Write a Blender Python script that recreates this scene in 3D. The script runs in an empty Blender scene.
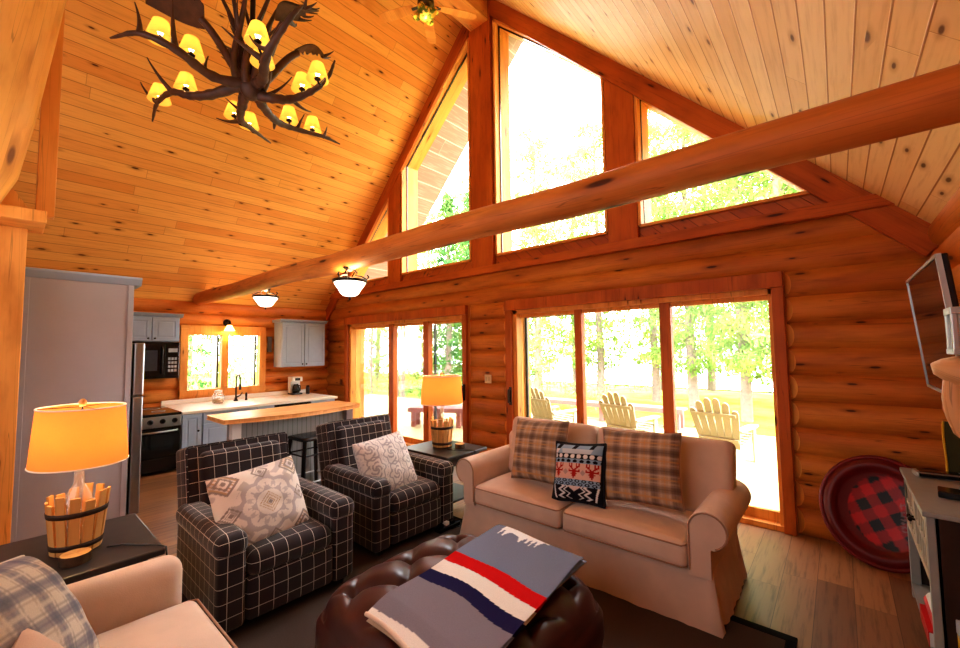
import bpy, math, random
from mathutils import Vector, Matrix, Euler
R = math.radians
C = bpy.context.scene.collection
rnd = random.Random(7)

# ------------------------------------------------------------------ colour / materials
def lin(r, g, b):
    f = lambda c: c/12.92 if c <= .04045 else ((c+.055)/1.055)**2.4
    return (f(r/255), f(g/255), f(b/255), 1)

class MT:
    """small node-tree helper"""
    def __init__(s, name):
        s.m = bpy.data.materials.new(name); s.m.use_nodes = True
        s.t = s.m.node_tree; s.n = s.t.nodes; s.b = s.n['Principled BSDF']; s.out = s.n['Material Output']
    def node(s, typ, ins=None, **kw):
        n = s.n.new(typ)
        for k, v in kw.items(): setattr(n, k, v)
        for k, v in (ins or {}).items(): s.put(n.inputs[k], v)
        return n
    def put(s, sock, v):
        if isinstance(v, bpy.types.NodeSocket): s.t.links.new(v, sock)
        else: sock.default_value = v
    def ma(s, op, a, b=None, c=None):
        n = s.node('ShaderNodeMath', operation=op); s.put(n.inputs[0], a)
        if b is not None: s.put(n.inputs[1], b)
        if c is not None: s.put(n.inputs[2], c)
        return n.outputs[0]
    def mix(s, f, a, b, blend='MIX'):
        n = s.node('ShaderNodeMix', data_type='RGBA', blend_type=blend)
        s.put(n.inputs[0], f); s.put(n.inputs[6], a); s.put(n.inputs[7], b)
        return n.outputs[2]
    def uv(s):
        n = s.node('ShaderNodeUVMap'); x = s.node('ShaderNodeSeparateXYZ'); s.t.links.new(n.outputs[0], x.inputs[0])
        return x.outputs[0], x.outputs[1]
    def vec(s, x, y, z=0.0):
        n = s.node('ShaderNodeCombineXYZ'); s.put(n.inputs[0], x); s.put(n.inputs[1], y); s.put(n.inputs[2], z)
        return n.outputs[0]
    def obj(s): return s.node('ShaderNodeTexCoord').outputs['Object']
    def noise(s, v, scale, detail=3, rough=.5):
        return s.node('ShaderNodeTexNoise', {'Vector': v, 'Scale': scale, 'Detail': detail, 'Roughness': rough}).outputs[0]
    def ss(s, x, lo, hi):   # smoothstep 0..1
        n = s.node('ShaderNodeMapRange', interpolation_type='SMOOTHSTEP')
        s.put(n.inputs[0], x); n.inputs[1].default_value = lo; n.inputs[2].default_value = hi
        return n.outputs[0]
    def fin(s, col, rough=.5, bump=None, bs=.3, bd=.01, spec=.4, metal=0):
        s.put(s.b.inputs['Base Color'], col); s.put(s.b.inputs['Roughness'], rough)
        s.b.inputs['Specular IOR Level'].default_value = spec; s.b.inputs['Metallic'].default_value = metal
        if bump is not None:
            n = s.node('ShaderNodeBump', {'Height': bump, 'Strength': bs, 'Distance': bd}); s.t.links.new(n.outputs[0], s.b.inputs['Normal'])
        return s.m

def planks(name, w, L, ca, cb, groove, gw=.035, kn=.5, kcol=lin(70, 28, 8), rough=.4, grain=.25, kscale=(.11, .26), spec=.35, butt=.004, bs=.5):
    M = MT(name); u, v = M.uv()
    sx = M.ma('DIVIDE', u, w); i = M.ma('FLOOR', sx); f = M.ma('SUBTRACT', sx, i)
    w1 = M.node('ShaderNodeTexWhiteNoise', noise_dimensions='1D'); M.put(w1.inputs['W'], M.ma('ADD', i, .37))
    v2 = M.ma('ADD', M.ma('DIVIDE', v, L), M.ma('MULTIPLY', w1.outputs[0], 7.31)); j = M.ma('FLOOR', v2); fv = M.ma('SUBTRACT', v2, j)
    w2 = M.node('ShaderNodeTexWhiteNoise', noise_dimensions='2D'); M.put(w2.inputs['Vector'], M.vec(i, j))
    col = M.mix(w2.outputs[0], ca, cb)
    gv = M.vec(M.ma('MULTIPLY_ADD', u, 34, M.ma('MULTIPLY', w2.outputs[0], 60)), M.ma('MULTIPLY', v, 2.2))
    g = M.noise(gv, 1, 4, .6)
    col = M.mix(M.ma('MULTIPLY', M.ss(g, .45, .75), grain), col, groove)
    if kn > 0:
        vo = M.node('ShaderNodeTexVoronoi', {'Vector': M.vec(M.ma('DIVIDE', u, kscale[0]), M.ma('DIVIDE', v, kscale[1])), 'Scale': 1.0, 'Randomness': 1.0}, voronoi_dimensions='2D')
        sp = M.node('ShaderNodeSeparateColor', {0: vo.outputs['Color']})
        on = M.ma('LESS_THAN', sp.outputs[0], kn)
        rad = M.ma('MULTIPLY_ADD', sp.outputs[1], .07, .045)
        d = M.ma('DIVIDE', vo.outputs['Distance'], rad)
        core = M.ma('MULTIPLY', M.ma('SUBTRACT', 1, M.ss(d, .6, 1.3)), on)
        halo = M.ma('MULTIPLY', M.ma('MULTIPLY', M.ma('SUBTRACT', 1, M.ss(d, .8, 3.2)), on), .4)
        col = M.mix(halo, col, groove); col = M.mix(M.ma('MULTIPLY', core, .9), col, kcol)
    e = M.ma('MINIMUM', f, M.ma('SUBTRACT', 1, f)); ge = M.ss(e, gw*.3, gw)
    be = M.ss(M.ma('MULTIPLY', M.ma('MINIMUM', fv, M.ma('SUBTRACT', 1, fv)), L), butt*.3, butt)
    edge = M.ma('MULTIPLY', ge, M.ma('MULTIPLY_ADD', be, .6, .4))
    col = M.mix(M.ma('MULTIPLY', M.ma('SUBTRACT', 1, edge), .8), col, groove)
    return M.fin(col, rough, edge, bs, .006, spec)

def logwood(name, ca, cb, dark, rough=.5, knots=.3, kscale=(.16, .5), spec=.25):
    M = MT(name); u, v = M.uv()
    big = M.noise(M.vec(M.ma('MULTIPLY', u, 3), M.ma('MULTIPLY', v, .5)), 1, 3)
    col = M.mix(M.ss(big, .35, .68), ca, cb)
    g = M.noise(M.vec(M.ma('MULTIPLY', u, 45), M.ma('MULTIPLY', v, 1.6)), 1, 5, .65)
    col = M.mix(M.ma('MULTIPLY', M.ss(g, .5, .8), .45), col, dark)
    vo = M.node('ShaderNodeTexVoronoi', {'Vector': M.vec(M.ma('DIVIDE', u, kscale[0]), M.ma('DIVIDE', v, kscale[1])), 'Scale': 1.0, 'Randomness': 1.0}, voronoi_dimensions='2D')
    sp = M.node('ShaderNodeSeparateColor', {0: vo.outputs['Color']})
    on = M.ma('LESS_THAN', sp.outputs[0], knots)
    d = M.ma('DIVIDE', vo.outputs['Distance'], M.ma('MULTIPLY_ADD', sp.outputs[1], .06, .05))
    core = M.ma('MULTIPLY', M.ma('SUBTRACT', 1, M.ss(d, .6, 1.3)), on)
    halo = M.ma('MULTIPLY', M.ma('MULTIPLY', M.ma('SUBTRACT', 1, M.ss(d, .8, 3.2)), on), .45)
    col = M.mix(halo, col, dark); col = M.mix(M.ma('MULTIPLY', core, .9), col, lin(50, 18, 6))
    # long drying checks
    ck = M.noise(M.vec(M.ma('MULTIPLY', u, 16), M.ma('MULTIPLY', v, .45), 3.3), 1, 2, .4)
    ckm = M.ma('SUBTRACT', 1, M.ss(M.ma('ABSOLUTE', M.ma('SUBTRACT', ck, .5)), .002, .008))
    col = M.mix(M.ma('MULTIPLY', ckm, .35), col, lin(60, 22, 6))
    mo = M.noise(M.vec(M.ma('MULTIPLY', u, 6), M.ma('MULTIPLY', v, 1.6), 7.1), 1, 4, .6)
    col = M.mix(M.ma('MULTIPLY', M.ss(mo, .42, .72), .4), col, dark)
    return M.fin(col, rough, g, .12, .004, spec)

def plain(name, col, rough=.5, spec=.4, metal=0, var=.12, scale=12, bump=0.0, bscale=None):
    M = MT(name); o = M.obj(); n = M.noise(o, scale, 4)
    dk = tuple(c*(1-2*var) for c in col[:3])+(1,); lt = tuple(min(1, c*(1+var)) for c in col[:3])+(1,)
    c = M.mix(n, dk, lt)
    b = M.noise(o, bscale or scale*6, 4) if bump else None
    return M.fin(c, rough, b, bump, .003, spec, metal)

def fabric(name, col, var=.1, weave=900):
    M = MT(name); o = M.obj(); n = M.noise(o, 6, 3); w = M.noise(o, weave*.25, 2)
    c = M.mix(M.ss(n, .3, .7), tuple(x*(1-var) for x in col[:3])+(1,), tuple(min(1, x*(1+var)) for x in col[:3])+(1,))
    m = M.fin(c, .85, M.ma('ADD', M.ma('MULTIPLY', w, .25), n), .35, .012, .15)
    M.b.inputs['Sheen Weight'].default_value = .25
    return m

def windowpane(name, base, line, step=.07, lw=.055):
    M = MT(name); u, v = M.uv()
    def ln(x):
        f = M.ma('FRACT', M.ma('DIVIDE', x, step)); return M.ma('LESS_THAN', M.ma('ABSOLUTE', M.ma('SUBTRACT', f, .5)), lw)
    l = M.ma('MAXIMUM', ln(u), ln(v)); n = M.noise(M.obj(), 400, 2)
    b2 = M.mix(n, base, tuple(c*1.8 for c in base[:3])+(1,))
    c = M.mix(M.ma('MULTIPLY', l, M.ma('MULTIPLY_ADD', n, .5, .5)), b2, line)
    m = M.fin(c, .8, n, .2, .003, .2); M.b.inputs['Sheen Weight'].default_value = .3
    return m

def vcol(name, rough=.85, noise=.15, scale=300, spec=.15):
    M = MT(name); a = M.node('ShaderNodeAttribute', attribute_name='Col')
    n = M.noise(M.obj(), scale, 2)
    c = M.mix(M.ma('MULTIPLY', n, noise), a.outputs['Color'], (0, 0, 0, 1))
    return M.fin(c, rough, n, .25, .003, spec)

def glass(name, tint=(1, 1, 1, 1), refl=.06):
    M = MT(name); tr = M.node('ShaderNodeBsdfTransparent', {'Color': tint}); gl = M.node('ShaderNodeBsdfGlossy', {'Roughness': .02})
    fr = M.node('ShaderNodeFresnel', {'IOR': 1.45}); mx = M.node('ShaderNodeMixShader', {0: M.ma('MULTIPLY', fr.outputs[0], refl/.06*.6), 1: tr.outputs[0], 2: gl.outputs[0]})
    M.t.links.new(mx.outputs[0], M.out.inputs[0]); return M.m

def emit(name, col, st):
    M = MT(name); n = M.noise(M.obj(), 5, 1)
    M.put(M.b.inputs['Base Color'], col); M.put(M.b.inputs['Emission Color'], col); M.b.inputs['Emission Strength'].default_value = st
    M.b.inputs['Roughness'].default_value = .6; return M.m

def shade_mat(name, col, st, tr=.6):
    M = MT(name); w = M.noise(M.obj(), 160, 2)
    c = M.mix(M.ma('MULTIPLY', w, .25), col, tuple(x*.6 for x in col[:3])+(1,))
    d = M.node('ShaderNodeBsdfDiffuse', {'Color': c}); t = M.node('ShaderNodeBsdfTranslucent', {'Color': c})
    e = M.node('ShaderNodeEmission', {'Color': c, 'Strength': st})
    m1 = M.node('ShaderNodeMixShader', {0: tr, 1: d.outputs[0], 2: t.outputs[0]}); a = M.node('ShaderNodeAddShader', {0: m1.outputs[0], 1: e.outputs[0]})
    M.t.links.new(a.outputs[0], M.out.inputs[0]); return M.m

def leafmat(name, a, b, tr=.5):
    M = MT(name); n = M.noise(M.obj(), 1.1, 3); n2 = M.noise(M.obj(), 9, 2)
    c = M.mix(M.ss(M.ma('ADD', M.ma('MULTIPLY', n, .7), M.ma('MULTIPLY', n2, .3)), .36, .62), a, b)
    d = M.node('ShaderNodeBsdfDiffuse', {'Color': c}); t = M.node('ShaderNodeBsdfTranslucent', {'Color': c})
    m1 = M.node('ShaderNodeMixShader', {0: tr, 1: d.outputs[0], 2: t.outputs[0]})
    M.t.links.new(m1.outputs[0], M.out.inputs[0]); return M.m

# pine / logs
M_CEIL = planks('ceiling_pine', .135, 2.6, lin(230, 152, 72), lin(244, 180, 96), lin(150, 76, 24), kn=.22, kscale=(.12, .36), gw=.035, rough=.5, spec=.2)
M_CEIL_LIT = planks('ceiling_pine_right_lit', .135, 2.6, lin(238, 192, 130), lin(248, 212, 154), lin(168, 98, 44), kn=.2, kscale=(.13, .4), gw=.05, rough=.55, spec=.15, kcol=lin(104, 62, 34))  # same pine as the left slope; window light is painted in as paler boards
M_DIAG = planks('gable_pine', .13, 3.5, lin(176, 86, 30), lin(200, 108, 42), lin(92, 36, 10), kn=.5)
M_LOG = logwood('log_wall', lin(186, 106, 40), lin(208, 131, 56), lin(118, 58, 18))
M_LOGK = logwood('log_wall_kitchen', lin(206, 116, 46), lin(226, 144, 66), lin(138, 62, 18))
M_LOGT = logwood('log_beam', lin(204, 116, 50), lin(224, 144, 72), lin(140, 66, 24), kscale=(.22, .9))
M_LOGP = logwood('log_pale', lin(226, 154, 78), lin(238, 176, 98), lin(172, 98, 38), kscale=(.3, .8))
M_TRIM = logwood('pine_trim', lin(178, 86, 28), lin(198, 106, 40), lin(110, 46, 12), kscale=(.13, .7), knots=.3)
M_TRIML = logwood('pine_trim_light', lin(224, 144, 66), lin(238, 168, 90), lin(170, 92, 36), kscale=(.13, .7), knots=.2)
M_FLOOR = planks('floor_laminate', .19, 1.25, lin(126, 86, 58), lin(166, 116, 76), lin(62, 40, 28), gw=.012, kn=0, rough=.42, grain=.6, spec=.35, butt=.003, bs=.15)
M_SOFFIT = planks('soffit_panels', .3, 3.0, lin(146, 112, 106), lin(154, 120, 114), lin(216, 204, 198), gw=.04, kn=0, bs=.1)
M_RUG = plain('rug_weave', lin(86, 72, 66), .95, .1, var=.3, scale=260, bump=.4, bscale=300)
M_RUGB = plain('rug_binding', lin(30, 26, 26), .9, .1, var=.2, scale=200)
# fabric
M_SOFA = fabric('beige_slipcover', lin(212, 182, 162), .05)
M_PIPE = fabric('beige_piping', lin(168, 126, 100), .05)
M_PLAID = windowpane('charcoal_windowpane_wool', lin(36, 27, 30), lin(226, 212, 200), .084, .022)
M_LEATHER = plain('dark_brown_leather', lin(72, 36, 33), .36, .45, var=.2, scale=9, bump=.12, bscale=160)
M_VC = vcol('printed_cloth')
M_VCW = vcol('wool_cloth', .95, .25, 220, .05)
# misc
M_BLKWOOD = plain('charcoal_painted_wood', lin(52, 46, 46), .38, .4, var=.25, scale=14)
M_GREY = plain('grey_cabinet_paint', lin(164, 176, 196), .45, .4, var=.04)
M_GREYD = plain('grey_panel_paint', lin(176, 168, 172), .5, .4, var=.05, scale=3)
M_KNOB = plain('dark_bronze', lin(44, 30, 24), .35, .5, .7, var=.1)
M_BLACK = plain('black_appliance', lin(16, 16, 18), .18, .5, var=.1)
M_BLKGL = plain('black_glass', lin(30, 34, 36), .06, .6, var=.1)
M_STEEL = plain('stainless_steel', lin(170, 172, 172), .32, .5, .9, var=.06, scale=3)
M_COUNTER = plain('pale_countertop', lin(246, 232, 216), .3, .5, var=.06, scale=60)
M_BUTCHER = planks('butcher_block', .045, .5, lin(224, 160, 96), lin(238, 180, 116), lin(180, 110, 60), gw=.02, kn=0, grain=.15, bs=.05)
M_GLASS = glass('window_glass'); M_CLEAR = (lambda M: (M.t.links.new(M.node('ShaderNodeMixShader', {0: .3, 1: M.node('ShaderNodeBsdfTransparent', {'Color': (.97, .98, .97, 1)}).outputs[0], 2: M.node('ShaderNodeMixShader', {0: .3, 1: M.node('ShaderNodeBsdfTranslucent', {'Color': (.95, .93, .88, 1)}).outputs[0], 2: M.node('ShaderNodeBsdfGlossy', {'Roughness': .05}).outputs[0]}).outputs[0]}).outputs[0], M.out.inputs[0]), M.m)[1])(MT('clear_bottle_glass'))
M_WHITE = plain('white_enamel', lin(236, 232, 226), .35, .4, var=.03)
M_SILVER = plain('brushed_silver', lin(190, 190, 188), .3, .5, .8, var=.05)
M_STAVE = logwood('weathered_stave', lin(206, 150, 86), lin(226, 176, 112), lin(150, 92, 44), kscale=(.2, 1), knots=.2)
M_HOOP = plain('dark_iron_hoop', lin(70, 52, 42), .6, .3, .5)
M_BARK = plain('bark', lin(86, 66, 52), .9, .1, var=.4, scale=30, bump=.6)
M_BARKX = plain("pine_trunk_bark", lin(146, 126, 120), .9, .1, var=.25, scale=8, bump=.3)
M_PALEW = logwood('pale_carved_wood', lin(214, 156, 104), lin(232, 184, 134), lin(170, 108, 62), kscale=(.2, .4), knots=.15)
M_ANTLER = plain('antler_bone', lin(84, 50, 34), .5, .4, var=.4, scale=16, bump=.3, bscale=50)
M_ADIR = plain('cream_chair_paint', lin(140, 134, 108), .6, .3, var=.05)
M_DECK = planks('deck_boards', .14, 4, lin(160, 142, 100), lin(172, 154, 112), lin(120, 100, 64), gw=.04, kn=0, grain=.1)
M_BENCH = plain('weathered_pink_stain', lin(146, 92, 88), .7, .2, var=.06)
M_GRASS = leafmat('lawn_grass', lin(120, 128, 56), lin(150, 150, 76), .0)
M_LAKE = plain('lake_water', lin(150, 164, 176), .25, .5, var=.05, scale=.3)
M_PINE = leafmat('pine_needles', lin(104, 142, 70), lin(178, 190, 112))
M_FIR = leafmat('fir_needles', lin(56, 100, 58), lin(110, 146, 78))
M_BIRCH = leafmat('birch_leaves', lin(108, 150, 76), lin(172, 188, 110))

# ------------------------------------------------------------------ mesh builder
class MB:
    def __init__(s): s.v = []; s.f = []; s.uv = []; s.sm = []; s.mi = []; s.col = []
    def add(s, vs, fs, uvs=None, smooth=False, mi=0, cols=None, T=None):
        o = len(s.v); vs = [Vector(p) for p in vs]
        if uvs is None:
            uvs = []
            for f in fs:
                p = [vs[k] for k in f]; n = (p[1]-p[0]).cross(p[-1]-p[0]); a = [abs(c) for c in n]; k = a.index(max(a))
                uvs.append([(q.y, q.z) if k == 0 else (q.x, q.z) if k == 1 else (q.x, q.y) for q in p])
        if T is not None: vs = [T @ p for p in vs]
        s.v += [tuple(p) for p in vs]
        s.col += cols if cols else [(1, 1, 1, 1)]*len(vs)
        for f, u in zip(fs, uvs):
            s.f.append([k+o for k in f]); s.uv.append(u); s.sm.append(smooth); s.mi.append(mi)
        return s
    def build(s, name, mat, parent=None, bevel=0, seg=2, sub=0, col=False, loc=None, rot=None):
        me = bpy.data.meshes.new(name); me.from_pydata(s.v, [], s.f); me.update()
        uvl = me.uv_layers.new(name='UVMap'); k = 0
        flat = [c for u in s.uv for p in u for c in p]; uvl.data.foreach_set('uv', flat)
        me.polygons.foreach_set('use_smooth', s.sm); me.polygons.foreach_set('material_index', s.mi)
        if col:
            ca = me.color_attributes.new('Col', 'FLOAT_COLOR', 'POINT'); ca.data.foreach_set('color', [c for q in s.col for c in q])
        for m in (mat if isinstance(mat, (list, tuple)) else [mat]): me.materials.append(m)
        o = bpy.data.objects.new(name, me); C.objects.link(o)
        if parent: o.parent = parent
        if loc is not None: o.location = loc
        if rot is not None: o.rotation_euler = rot
        if bevel:
            b = o.modifiers.new('Bevel', 'BEVEL'); b.width = bevel; b.segments = seg; b.limit_method = 'ANGLE'; b.angle_limit = R(40)
        if sub:
            b = o.modifiers.new('Sub', 'SUBSURF'); b.levels = sub; b.render_levels = sub
        return o
    # shapes
    def box(s, x0, x1, y0, y1, z0, z1, T=None, mi=0, uvs=None):
        v = [(x0, y0, z0), (x1, y0, z0), (x1, y1, z0), (x0, y1, z0), (x0, y0, z1), (x1, y0, z1), (x1, y1, z1), (x0, y1, z1)]
        return s.add(v, [(0, 3, 2, 1), (4, 5, 6, 7), (0, 1, 5, 4), (1, 2, 6, 5), (2, 3, 7, 6), (3, 0, 4, 7)], T=T, mi=mi, uvs=uvs)
    def beam(s, p, q, w, h, up=(0, 0, 1), mi=0):
        """rectangular bar from p to q; uv v runs along its length"""
        p = Vector(p); q = Vector(q); d = (q-p).normalized(); a = d.cross(Vector(up)).normalized(); b = a.cross(d)
        L = (q-p).length; vs = []
        for t in (p, q):
            for i, j in ((-1, -1), (1, -1), (1, 1), (-1, 1)): vs.append(t+a*i*w/2+b*j*h/2)
        fs = [(0, 1, 2, 3), (7, 6, 5, 4)]; uvs = [[(0, 0), (w, 0), (w, h), (0, h)]]*2
        off = rnd.random()*5
        for k in range(4):
            l = w if k % 2 == 0 else h; k2 = (k+1) % 4
            fs.append((k, k+4, k2+4, k2)); uvs.append([(off, off), (off, off+L), (off+l, off+L), (off+l, off)])
        return s.add(vs, fs, uvs, mi=mi)
    def tube(s, pts, rad, seg=10, cap=True, mi=0, smooth=True, flat=1.0):
        pts = [Vector(p) for p in pts]; n = len(pts)
        if not isinstance(rad, (list, tuple)): rad = [rad]*n
        t0 = (pts[1]-pts[0]).normalized(); a = t0.orthogonal().normalized(); vs = []; L = 0; ls = []
        for i, p in enumerate(pts):
            t = (pts[min(i+1, n-1)]-pts[max(i-1, 0)]).normalized(); a = (a-t*a.dot(t)).normalized(); b = t.cross(a)
            if i: L += (p-pts[i-1]).length
            ls.append(L)
            for k in range(seg):
                an = 2*math.pi*k/seg; vs.append(p+(a*math.cos(an)+b*math.sin(an)*flat)*rad[i])
        fs = []; uvs = []; off = rnd.random()*7; rr = max(rad)
        for i in range(n-1):
            for k in range(seg):
                k2 = (k+1) % seg; fs.append((i*seg+k, i*seg+k2, (i+1)*seg+k2, (i+1)*seg+k))
                u0 = off+2*math.pi*rr*k/seg; u1 = off+2*math.pi*rr*(k+1)/seg
                uvs.append([(u0, ls[i]+off), (u1, ls[i]+off), (u1, ls[i+1]+off), (u0, ls[i+1]+off)])
        s.add(vs, fs, uvs, smooth, mi)
        if cap:
            for i, rev in ((0, True), (n-1, False)):
                f = list(range(i*seg, i*seg+seg)); f = f[::-1] if rev else f
                s.add([vs[k] for k in f], [list(range(seg))], None, False, mi)
        return s
    def lathe(s, prof, seg=24, T=None, mi=0, sx=1, sy=1, smooth=True):
        vs = []; fs = []; uvs = []; n = len(prof)
        for r, z in prof:
            for k in range(seg):
                an = 2*math.pi*k/seg; vs.append((r*math.cos(an)*sx, r*math.sin(an)*sy, z))
        for i in range(n-1):
            for k in range(seg):
                k2 = (k+1) % seg; fs.append((i*seg+k, i*seg+k2, (i+1)*seg+k2, (i+1)*seg+k))
                u0 = k/seg*.6; u1 = (k+1)/seg*.6; uvs.append([(u0, prof[i][1]), (u1, prof[i][1]), (u1, prof[i+1][1]), (u0, prof[i+1][1])])
        return s.add(vs, fs, uvs, smooth, mi, T=T)
    def rbox(s, x0, x1, y0, y1, z0, z1, r, n=4, crown=0, T=None, mi=0, m=8, side=0):
        """box with rounded edges (radius r) and a puffed top (crown)"""
        c = Vector(((x0+x1)/2, (y0+y1)/2, (z0+z1)/2)); h = Vector(((x1-x0)/2, (y1-y0)/2, (z1-z0)/2)); r = min(r, min(h)*.999)
        def axis(H):
            inner = H-r; a = [-H+r*(1-math.cos(math.pi/2*k/n)) for k in range(n)]
            mid = [-inner+2*inner*k/m for k in range(m+1)]
            return a+mid+[-x for x in a[::-1]]
        ax = [axis(h[k]) for k in range(3)]
        def mp(p):
            q = Vector([max(-(h[k]-r), min(h[k]-r, p[k])) for k in range(3)]); d = p-q
            o = q+d.normalized()*r if d.length > 1e-9 else p.copy()
            if crown: 
                e = max(0, 1-(o.x/h.x)**2)*max(0, 1-(o.y/h.y)**2); o.z += crown*math.sqrt(e)*(1 if p.z > 0 else 0)*max(0, o.z/h.z)
            if side:
                e = max(0, 1-(o.z/h.z)**2)*max(0, 1-(o.y/h.y)**2); o.x += side*e*(o.x/h.x)
            return o
        for k in range(3):  # soft second sun, added to boost skylight on the seating
            i, j = (k+1) % 3, (k+2) % 3; A, B = ax[i], ax[j]
            for sg in (-1, 1):
                vs = []; uv0 = []
                for b in B:
                    for a in A:
                        p = Vector((0, 0, 0)); p[i] = a; p[j] = b; p[k] = sg*h[k]; vs.append(mp(p)+c)
                        g = p+c; uv0.append((g.y, g.z) if k == 0 else (g.x, g.z) if k == 1 else (g.x, g.y))
                na = len(A); fs = []; uvs = []
                for bi in range(len(B)-1):
                    for ai in range(na-1):
                        f = (bi*na+ai, bi*na+ai+1, (bi+1)*na+ai+1, (bi+1)*na+ai); f = f if sg > 0 else f[::-1]
                        fs.append(f); uvs.append([uv0[q] for q in f])
                s.add(vs, fs, uvs, True, mi, T=T)
        return s
    def prism(s, poly, y0, y1, T=None, mi=0, smooth=False):
        """polygon in x,z extruded along y"""
        n = len(poly); vs = [(x, y0, z) for x, z in poly]+[(x, y1, z) for x, z in poly]
        s.add(vs, [list(range(n)), list(range(2*n-1, n-1, -1))], None, False, mi, T=T)
        fs = [(k, k+n, (k+1) % n+n, (k+1) % n) for k in range(n)]; L = 0; uvs = []
        for k in range(n):
            d = math.dist(poly[k], poly[(k+1) % n]); uvs.append([(L, y0), (L, y1), (L+d, y1), (L+d, y0)]); L += d
        return s.add(vs, fs, uvs, smooth, mi, T=T)
    def ball(s, c, r, seg=12, mi=0, sz=1):
        pr = [(max(1e-4, r*math.sin(math.pi*k/8)), -r*sz*math.cos(math.pi*k/8)) for k in range(9)]
        return s.lathe(pr, seg, Matrix.Translation(c), mi)

def tag(o, label=None, cat=None, group=None, kind=None):
    if label: o['label'] = label
    if cat: o['category'] = cat
    if group: o['group'] = group
    if kind: o['kind'] = kind
    return o
def empty(name, loc, rz=0, label=None, cat=None, group=None, kind=None):
    o = bpy.data.objects.new(name, None); C.objects.link(o); o.location = loc; o.rotation_euler = (0, 0, rz); o.empty_display_size = .1
    return tag(o, label, cat, group, kind)
def copy_tree(o, parent=None):
    c = o.copy(); C.objects.link(c)
    if parent: c.parent = parent
    for ch in list(o.children): copy_tree(ch, c)
    return c
def struct(o, label=None): return tag(o, label, None, None, 'structure')
def point(name, loc, w, col=(1, .72, .4), rad=.04, parent=None):
    l = bpy.data.lights.new(name, 'POINT'); l.energy = w; l.color = col; l.shadow_soft_size = rad
    o = bpy.data.objects.new(name, l); C.objects.link(o); o.location = loc
    if parent: o.parent = parent
    return o
def knob(parent, p, n=(1, 0, 0), r=.014, mat=None):
    b = MB(); n = Vector(n); p = Vector(p); b.tube([p, p+n*.012, p+n*.014, p+n*.024, p+n*.03], [r*.45, r*.45, r, r, r*.5], 10)
    return b.build('knob', mat or M_KNOB, parent)

# ------------------------------------------------------------------ room dimensions
XL, XR, YG, XC, ZR, SL = -8.3, .6, 4.6, -3.85, 7.04, 1.02
YB = -2.6
roofz = lambda x: ZR-SL*abs(x-XC)
EAVE = roofz(XL)

# floor
b = MB(); b.add([(XL, YB, 0), (XR+.1, YB, 0), (XR+.1, YG+.2, 0), (XL, YG+.2, 0)], [(0, 1, 2, 3)])
b.add([(XL, YB, -.15), (XR+.1, YB, -.15), (XR+.1, YG+.2, -.15), (XL, YG+.2, -.15)], [(3, 2, 1, 0)])
struct(b.build('floor', M_FLOOR), 'brown wood plank floor')

# ceilings: slope boards run along Y
def slope(sign, mat, name, y0=YB, y1=YG+.1, th=.12, lift=0, ext=.0):
    b = MB(); xe = XL-ext if sign < 0 else XR+ext; L = abs(xe-XC)*math.hypot(1, SL)
    P = [(XC, y0, ZR+lift), (xe, y0, roofz(xe)+lift), (xe, y1, roofz(xe)+lift), (XC, y1, ZR+lift)]
    U = [(0, y0), (L, y0), (L, y1), (0, y1)]
    f = (0, 1, 2, 3) if sign > 0 else (3, 2, 1, 0)
    b.add(P, [f], [[U[k] for k in f]])
    b.add([(x, y, z+th) for x, y, z in P], [f[::-1]], [[U[k] for k in f[::-1]]])
    for k in range(4):
        k2 = (k+1) % 4; p, q = P[k], P[k2]; b.add([p, q, (q[0], q[1], q[2]+th), (p[0], p[1], p[2]+th)], [(0, 1, 2, 3)])
    return b.build(name, mat)
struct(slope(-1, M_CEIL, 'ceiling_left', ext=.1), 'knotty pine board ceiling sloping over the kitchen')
struct(slope(1, M_CEIL_LIT, 'ceiling_right', ext=.05), 'pine board ceiling sloping down to the television wall, window light painted into its colour')
struct(slope(-1, M_SOFFIT, 'roof_overhang_left', YG+.34, YG+1.15, .1, -.02, .6), 'pinkish soffit of the roof overhang')
struct(slope(1, M_SOFFIT, 'roof_overhang_right', YG+.34, YG+1.15, .1, -.02, .6), 'roof overhang outside')

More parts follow.
